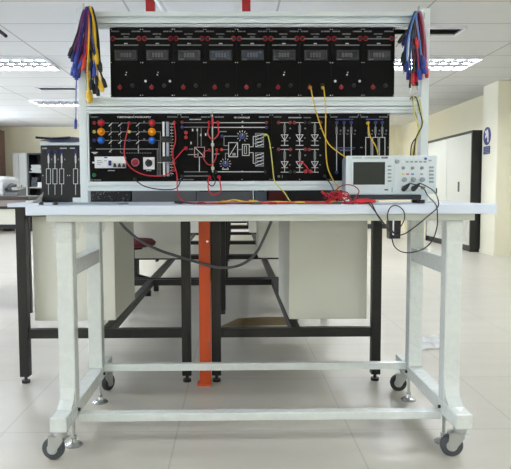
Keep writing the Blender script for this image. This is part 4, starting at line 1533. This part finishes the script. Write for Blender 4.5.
# --- bundle on the right hook
BR = 'patch leads hanging from the right hook'
right = [
    ('purple', [(420, 60), (420, 36), (418, 16), (416, 12), (414.5, 15), (414, 34), (416.5, 60)], 'cobalt', 0),
    ('jackred', [(422, 62), (422.5, 36), (420, 17), (417, 12), (415.2, 20), (417, 50), (418, 66)], 'cobalt', .006),
    ('jackred', [(421, 66), (421.5, 40), (419, 16.5), (416.5, 12.2), (415, 30), (412.5, 52), (413.5, 72)], 'red', -.006),
    ('purple', [(424, 60), (424.4, 38), (421.4, 17), (418, 12), (416.4, 30), (419, 48), (423, 64)], 'cobalt', .010),
    ('pink', [(426.6, 68), (425.8, 44), (422.6, 18), (418.6, 12.2), (416, 34), (415.2, 54), (416, 72)], 'red', -.010),
    ('sky', [(418.5, 62), (416, 44), (413, 30), (414.5, 16), (416, 13), (417, 30), (420.4, 64)], 'cobalt', .003),
    ('navy', [(404, 52), (408, 32), (411, 26), (413.6, 15), (415.6, 13), (412, 30), (410, 52), (411, 74)], 'black', .012),
    ('sky', [(406, 36), (409, 27), (413, 16), (415.2, 13), (413.6, 36), (409.5, 56), (408.6, 70)], 'navy', -.008),
    ('black', [(404.5, 34.5), (409, 28), (413.2, 17), (415, 13.4), (414.2, 26), (407.5, 36), (405, 56)], 'black', .008),
    ('lemon', [(404.6, 60), (406, 40), (410.6, 28), (413.8, 16), (415.4, 13), (411.6, 32), (413, 56), (415.6, 76)], 'black', -.012),
    ('black', [(416, 38), (413.8, 24), (414.4, 16), (415.4, 13.6), (412, 34), (413.2, 50), (412.6, 74)], 'red', .015),
    ('jackred', [(423.4, 58), (423.6, 34), (420.6, 16.5), (417.4, 12.2), (415.4, 32), (418, 56), (419.4, 70)], 'cobalt', .014),
    ('pink', [(425.4, 60), (425, 38), (422, 17.4), (418.2, 12.2), (417, 40), (415, 60), (414.4, 76)], 'red', -.014),
    ('sky', [(421.6, 56), (419.6, 40), (416.4, 20), (415.6, 13), (411, 28), (407.6, 44), (406.6, 62)], 'navy', .018),
    ('navy', [(407.6, 34), (410.6, 26), (413.6, 15.6), (415.6, 13), (415.6, 40), (413.6, 60), (411.6, 78)], 'black', -.018),
]
cr = {'purple': 'purple', 'jackred': 'dark red', 'pink': 'pink', 'sky': 'pale blue', 'navy': 'navy', 'black': 'black', 'lemon': 'pale yellow'}
for m_, pts, pm, dy in right:
    lead(pp_(pts, PY - .034 - dy), m_, '%s patch lead in the tangle hanging from the right hook' % cr[m_], BR, plug_mat=pm, tip=(pm == 'black'), r=.0029, plug_r=1.35, plug_len=.036)

# --- leads draped at the right end of the middle rail
BM = 'leads draped over the right end of the middle rail'
for m_, pts in (('lemon', [(411.5, 99, 2.19), (414, 97.2, 2.17), (416.5, 99), (419, 112), (423, 122), (418, 136), (413, 150), (412, 166, 2.185)]),
                ('black', [(412, 99.5, 2.19), (415, 96.8, 2.165), (417.5, 101), (420.5, 114), (422, 125), (416, 138), (414, 152), (413, 166, 2.185)]),
                ('lemon', [(413, 99.5, 2.19), (418, 97.4, 2.16), (420.5, 104), (421.8, 116), (420.6, 130), (414.5, 144), (411, 158), (411, 166, 2.185)]),
                ('black', [(410, 99, 2.19), (412.5, 97.2, 2.17), (414, 108), (417.5, 122), (418, 134), (412, 144), (410.5, 156), (410, 166, 2.185)]),
                ('lemon', [(410.6, 100, 2.19), (413.4, 98, 2.168), (414.8, 114), (418.4, 126), (416.4, 140), (415.2, 152), (416, 166, 2.185)])):
    lead(pp_(pts, PY - .03 - random.uniform(0, .008)), m_, '%s lead draped over right end of the middle rail behind the scope' % ('pale yellow' if m_ == 'lemon' else 'black'), BM, plugs=(False, False), r=.0020)

# --- leads plugged into the panels
PG = 'patch leads plugged into the panels'
Yc = PY - .03
IN = PY - .018


def wt(px, Y, h=.003):
    """point lying on the worktop"""
    p = P(px, 200, Y)
    return Vector((p.x, Y, TZ + h))


lead([P(310.4, 87.2, IN)] + pp_([(311, 89), (314, 104), (320, 124), (328, 143), (338, 152), (347, 158, 2.19)], Yc), 'yellow', 'yellow lead from seventh upper meter curving down behind the scope', PG, (FRONT, False), r=.0020)
lead([P(323.2, 87.2, IN)] + pp_([(324, 90), (325.6, 110), (325.6, 140), (327, 164), (332, 178), (338, 187)], Yc) + [wt(341, 2.12, .012)], 'yellow', 'yellow lead from seventh upper meter falling straight to the red tangle', PG, (FRONT, False), r=.0020)
lead([P(265.4, 134.8, IN)] + pp_([(268, 136), (270.5, 148), (272.6, 166), (275, 182), (284, 192)], Yc) + [wt(292, 2.13), wt(304, 2.09), wt(316, 2.10)], 'lemon', 'pale yellow lead from the controller module trailing onto the worktop', PG, (FRONT, False), r=.0019)
lead([P(368.4, 122.6, IN)] + pp_([(368.5, 126), (370, 136), (376, 147), (378.6, 158, 2.19), (379, 170, 2.185)], Yc), 'yellow', 'yellow lead plugged into the last load module behind the scope', PG, (FRONT, False), r=.0021)
lead([P(128.6, 122.6, IN)] + pp_([(128.2, 128), (125, 142), (124.6, 156), (130, 167), (142, 174), (155, 176), (165, 175)], Yc) + [P(173.6, 170, IN)], 'red', 'red lead looping across the power supply module', PG, (FRONT, FRONT), r=.0019)
lead([P(174.2, 122.4, IN)] + pp_([(174.6, 126), (175.6, 140), (172.8, 152), (174, 163), (177, 176), (177.2, 188), (180, 198, 2.165)], Yc) + [wt(188, 2.13), wt(200, 2.10)], 'red', 'red lead from power supply edge falling to the worktop', PG, (FRONT, False), r=.0020)
lead([P(186, 148.4, IN)] + pp_([(184, 149), (178, 156), (174.5, 160)], Yc) + [P(173.8, 163, IN)], 'red', 'short red lead joining power supply and converter modules', PG, (FRONT, FRONT), r=.0019)
lead([P(209, 122.4, IN)] + pp_([(208.8, 127), (207.8, 134), (212.6, 139.4), (218.4, 134), (218.2, 127)], Yc - .004) + [P(218, 122.6, IN)], 'red', 'red U-shaped lead bridging the converter and controller modules near top', PG, (FRONT, FRONT), r=.0022)
lead([P(209.5, 150, IN)] + pp_([(204, 152), (203.6, 158), (207.6, 164), (212.6, 164), (216, 157)], Yc - .004) + [P(216.6, 149.6, IN)], 'red', 'red lead looping over the middle of converter and controller modules', PG, (FRONT, FRONT), r=.0018)
lead([P(209.4, 177, IN)] + pp_([(208.4, 181), (208.6, 190), (214, 195), (220.6, 191), (220, 182)], Yc - .004) + [P(219, 177, IN)], 'red', 'red looped lead at foot of converter and controller modules', PG, (FRONT, FRONT), r=.0022)
lead([P(207, 178, IN)] + pp_([(208, 183), (212, 186), (215, 183), (214.4, 178), (213, 175)], Yc) + [P(216, 172, IN)], 'black', 'small black loop lead at foot of the converter module', PG, (FRONT, FRONT), r=.0018)
lead([P(300.8, 162, IN)] + pp_([(303, 163), (306, 166), (308, 169)], Yc) + [P(310.4, 171.4, IN)], 'red', 'short red lead on the lower row of diode symbols', PG, (FRONT, FRONT), r=.002)
lead([P(134.4, 178.6, IN)] + pp_([(137, 181.4), (144, 186), (155, 188.8), (166, 189.6), (177, 187.6)], Yc) + [P(182, 176, IN)], 'black', 'black lead sagging over the bottom rail under power supply module', PG, (FRONT, FRONT), r=.002)
lead([P(325, 176, IN)] + pp_([(327, 179), (331, 185), (334, 192, 2.16)], Yc) + [wt(336, 2.12, .005), wt(344, 2.06, .004)], 'black', 'black lead dropping from thyristor module into the red tangle', PG, (FRONT, False), r=.002)

# --- leads lying on the worktop
WG = 'leads lying on the worktop'


def lying(m_, pts, lb, plugs=(True, True), r=.0024, pm=None):
    lead([wt(*p) for p in pts], m_, lb, WG, plugs, r=r, plug_mat=pm)


lying('red', [(184, 2.10, .006), (200, 2.08), (216, 2.10), (240, 2.07), (262, 2.09), (290, 2.06), (318, 2.07), (344, 2.04, .004)], 'red lead lying along the worktop from converter module to the tangle')
lying('black', [(183, 2.07, .006), (192, 2.06, .004), (206, 2.05), (230, 2.06), (250, 2.05)], 'black lead lying on worktop at left end of the red lead')
lying('yellow', [(226, 2.12, .008), (234, 2.11, .014), (244, 2.09, .008), (262, 2.065, .004), (276, 2.075, .008), (296, 2.04, .005)], 'yellow lead arched on worktop under the controller module')
lying('redorange', [(258, 2.045, .008), (278, 2.03, .005), (300, 2.045, .008), (330, 2.03, .006)], 'orange-red lead lying flat on worktop below diode module', pm='yellow')
lying('greycable', [(262, 2.02, .003), (284, 2.01), (312, 2.015), (332, 2.0)], 'grey lead lying frontmost on the worktop below diode module', r=.002)
lying('jackred', [(206, 2.04, .003), (222, 2.025, .003), (250, 2.03, .005), (268, 2.01, .004)], 'dark red lead lying on worktop below controller module')
# the red tangle in front of the scope
for k in range(6):
    rr = random.Random(20 + k)
    pts = []
    n = 9
    for j in range(n):
        a = j / (n - 1) * rr.uniform(5.5, 8.5) + k
        pxx = 336 + 13 * math.cos(a) * rr.uniform(.6, 1.0) + rr.uniform(-3, 3)
        hh = .005 + .040 * (0.5 + .5 * math.sin(a * 1.3 + k)) * rr.uniform(.5, 1)
        pts.append(wt(pxx, 2.015 - .022 * math.sin(a) - .005 * k + .02, hh))
    lead(pts, 'red' if k % 3 else 'jackred', '%s lead coiled in the tangle at left foot of oscilloscope' % ('red' if k % 3 else 'dark red'), 'leads tangled at the foot of the scope', (k % 2 == 0, False), r=.0016, plug_len=.022, plug_r=.8)
lead(pp_([(332, 197), (338, 188), (346, 184.8), (354, 186), (359, 191), (356, 197)], 2.025), 'jackred', 'dark red lead arching up in a round loop against the scope', WG, (False, True), r=.0018)
t = lead([wt(347, 1.985, .006), wt(352, 1.975, .008), wt(357, 1.97, .009)], 'red', 'fat red crocodile clip lying on worktop before the scope', WG, (False, False), r=.003, cat='clip', name='crocodile_clip')
cl_ = MB()
a, b = wt(356, 1.97, .0095), wt(376, 1.955, .010)
d = b - a
cl_.lathe(a, d, [(.004, 0), (.009, .006), (.0092, d.length * .55), (.006, d.length * .85), (.003, d.length)], 14)
cl_.build('sleeve', 'red', t, True)
MB().tube([b, b + d.normalized() * .008], .0022, 6, 0).build('jaw', 'chrome', t)

# --- scope probes: black plugs, cables falling over the front edge
for (bx, tip_, pts, lb) in (
        (404.0, (402.2, 190.5), [(410, 183.4), (418, 185.5), (424, 189), (428, 196), (436, 205, 1.93), (437.5, 216, 1.918), (437, 227), (432, 241), (421, 250), (405, 252.6), (395, 247), (391.5, 237), (389, 230), (383, 222), (374, 210, 1.915), (368, 203, 1.94)],
         'black probe cable from left scope input hanging in a deep loop'),
        (413.6, (411.8, 190.5), [(420, 183.2), (427, 186.5), (434, 191.4), (437.6, 198, 1.94), (437.8, 207, 1.915), (428, 216), (416, 226), (405, 233.6), (396, 235), (391, 228), (387.4, 217), (390, 208), (396, 205.4), (403, 210), (404.6, 218), (401, 226), (394, 232), (388, 229), (378, 216, 1.915), (371, 203.4, 1.94)],
         'black probe cable from right scope input with a small loop over apron')):
    p = P(bx, 187.6, SYF - .014)
    q_ = P(pts[0][0], pts[0][1], SYF - .034)
    wpts = []
    for k, e in enumerate(pts):
        Y_ = e[2] if len(e) > 2 else (SYF - .034 if e[1] < 200 and k < 5 else 1.915)
        wpts.append(P(e[0], e[1], Y_))
    end = wt(364, 1.97, .003)
    t = empty('probe_lead', tuple(end), lb, 'cable', 'oscilloscope probe cables')
    MB().tube([q_] + wpts[1:] + [end], .0019, 7, 6).build('cable', 'black', t, True)
    s_ = P(tip_[0], tip_[1], SYF - .018)
    pg = MB()
    dd = q_ - s_
    pg.lathe(s_, dd, [(.004, 0), (.0078, .004), (.0085, .010), (.0075, .018), (.0045, dd.length * .8), (.0022, dd.length)], 14)
    pg.cyl(p + Vector((0, .004, 0)), s_ + dd * .25, .0068, .0075, seg=14)
    pg.build('probe_plug', 'black', t, True)

# --- silver-blue sheet on worktop at left, small bits
sh = MB()
xa, xb = P(57, 203, 2.12).x, P(128, 203, 2.12).x
sh.prism([(xa, 2.06), (xb - .02, 2.05), (xb, 2.13), (xa + .06, 2.15)], 2, TZ + .0005, TZ + .006)
tag(sh.build('metal_sheet', 'sheet'), 'thin silver-blue sheet lying flat on worktop before the left post', 'sheet')
for px, Y, lb in ((41, 2.03, 'tiny black screw cap on worktop left of the silver sheet'), (55.5, 2.02, 'tiny black clip on worktop at corner of silver sheet')):
    p = wt(px, Y, .0005)
    t = MB().lathe(p, (0, 0, 1), [(.008, 0), (.008, .005), (.005, .009), (.0005, .0095)], 14)
    tag(t.build('screw_cap', 'black', smooth=True), lb, 'cap')

# --- grey cable sagging below worktop
gc = MB()
gc.tube(pp_([(118.5, 219.5), (125, 228), (140, 240.5), (160, 250.5), (180, 257), (200, 263), (218, 267.4), (235, 266.6), (249, 260), (258, 250), (264, 238), (269, 227), (272, 219.5)], 2.58), .0058, 10, 6)
tag(gc.build('power_cable', 'greycable', smooth=True), 'thick grey cable sagging under the worktop between the benches', 'cable')
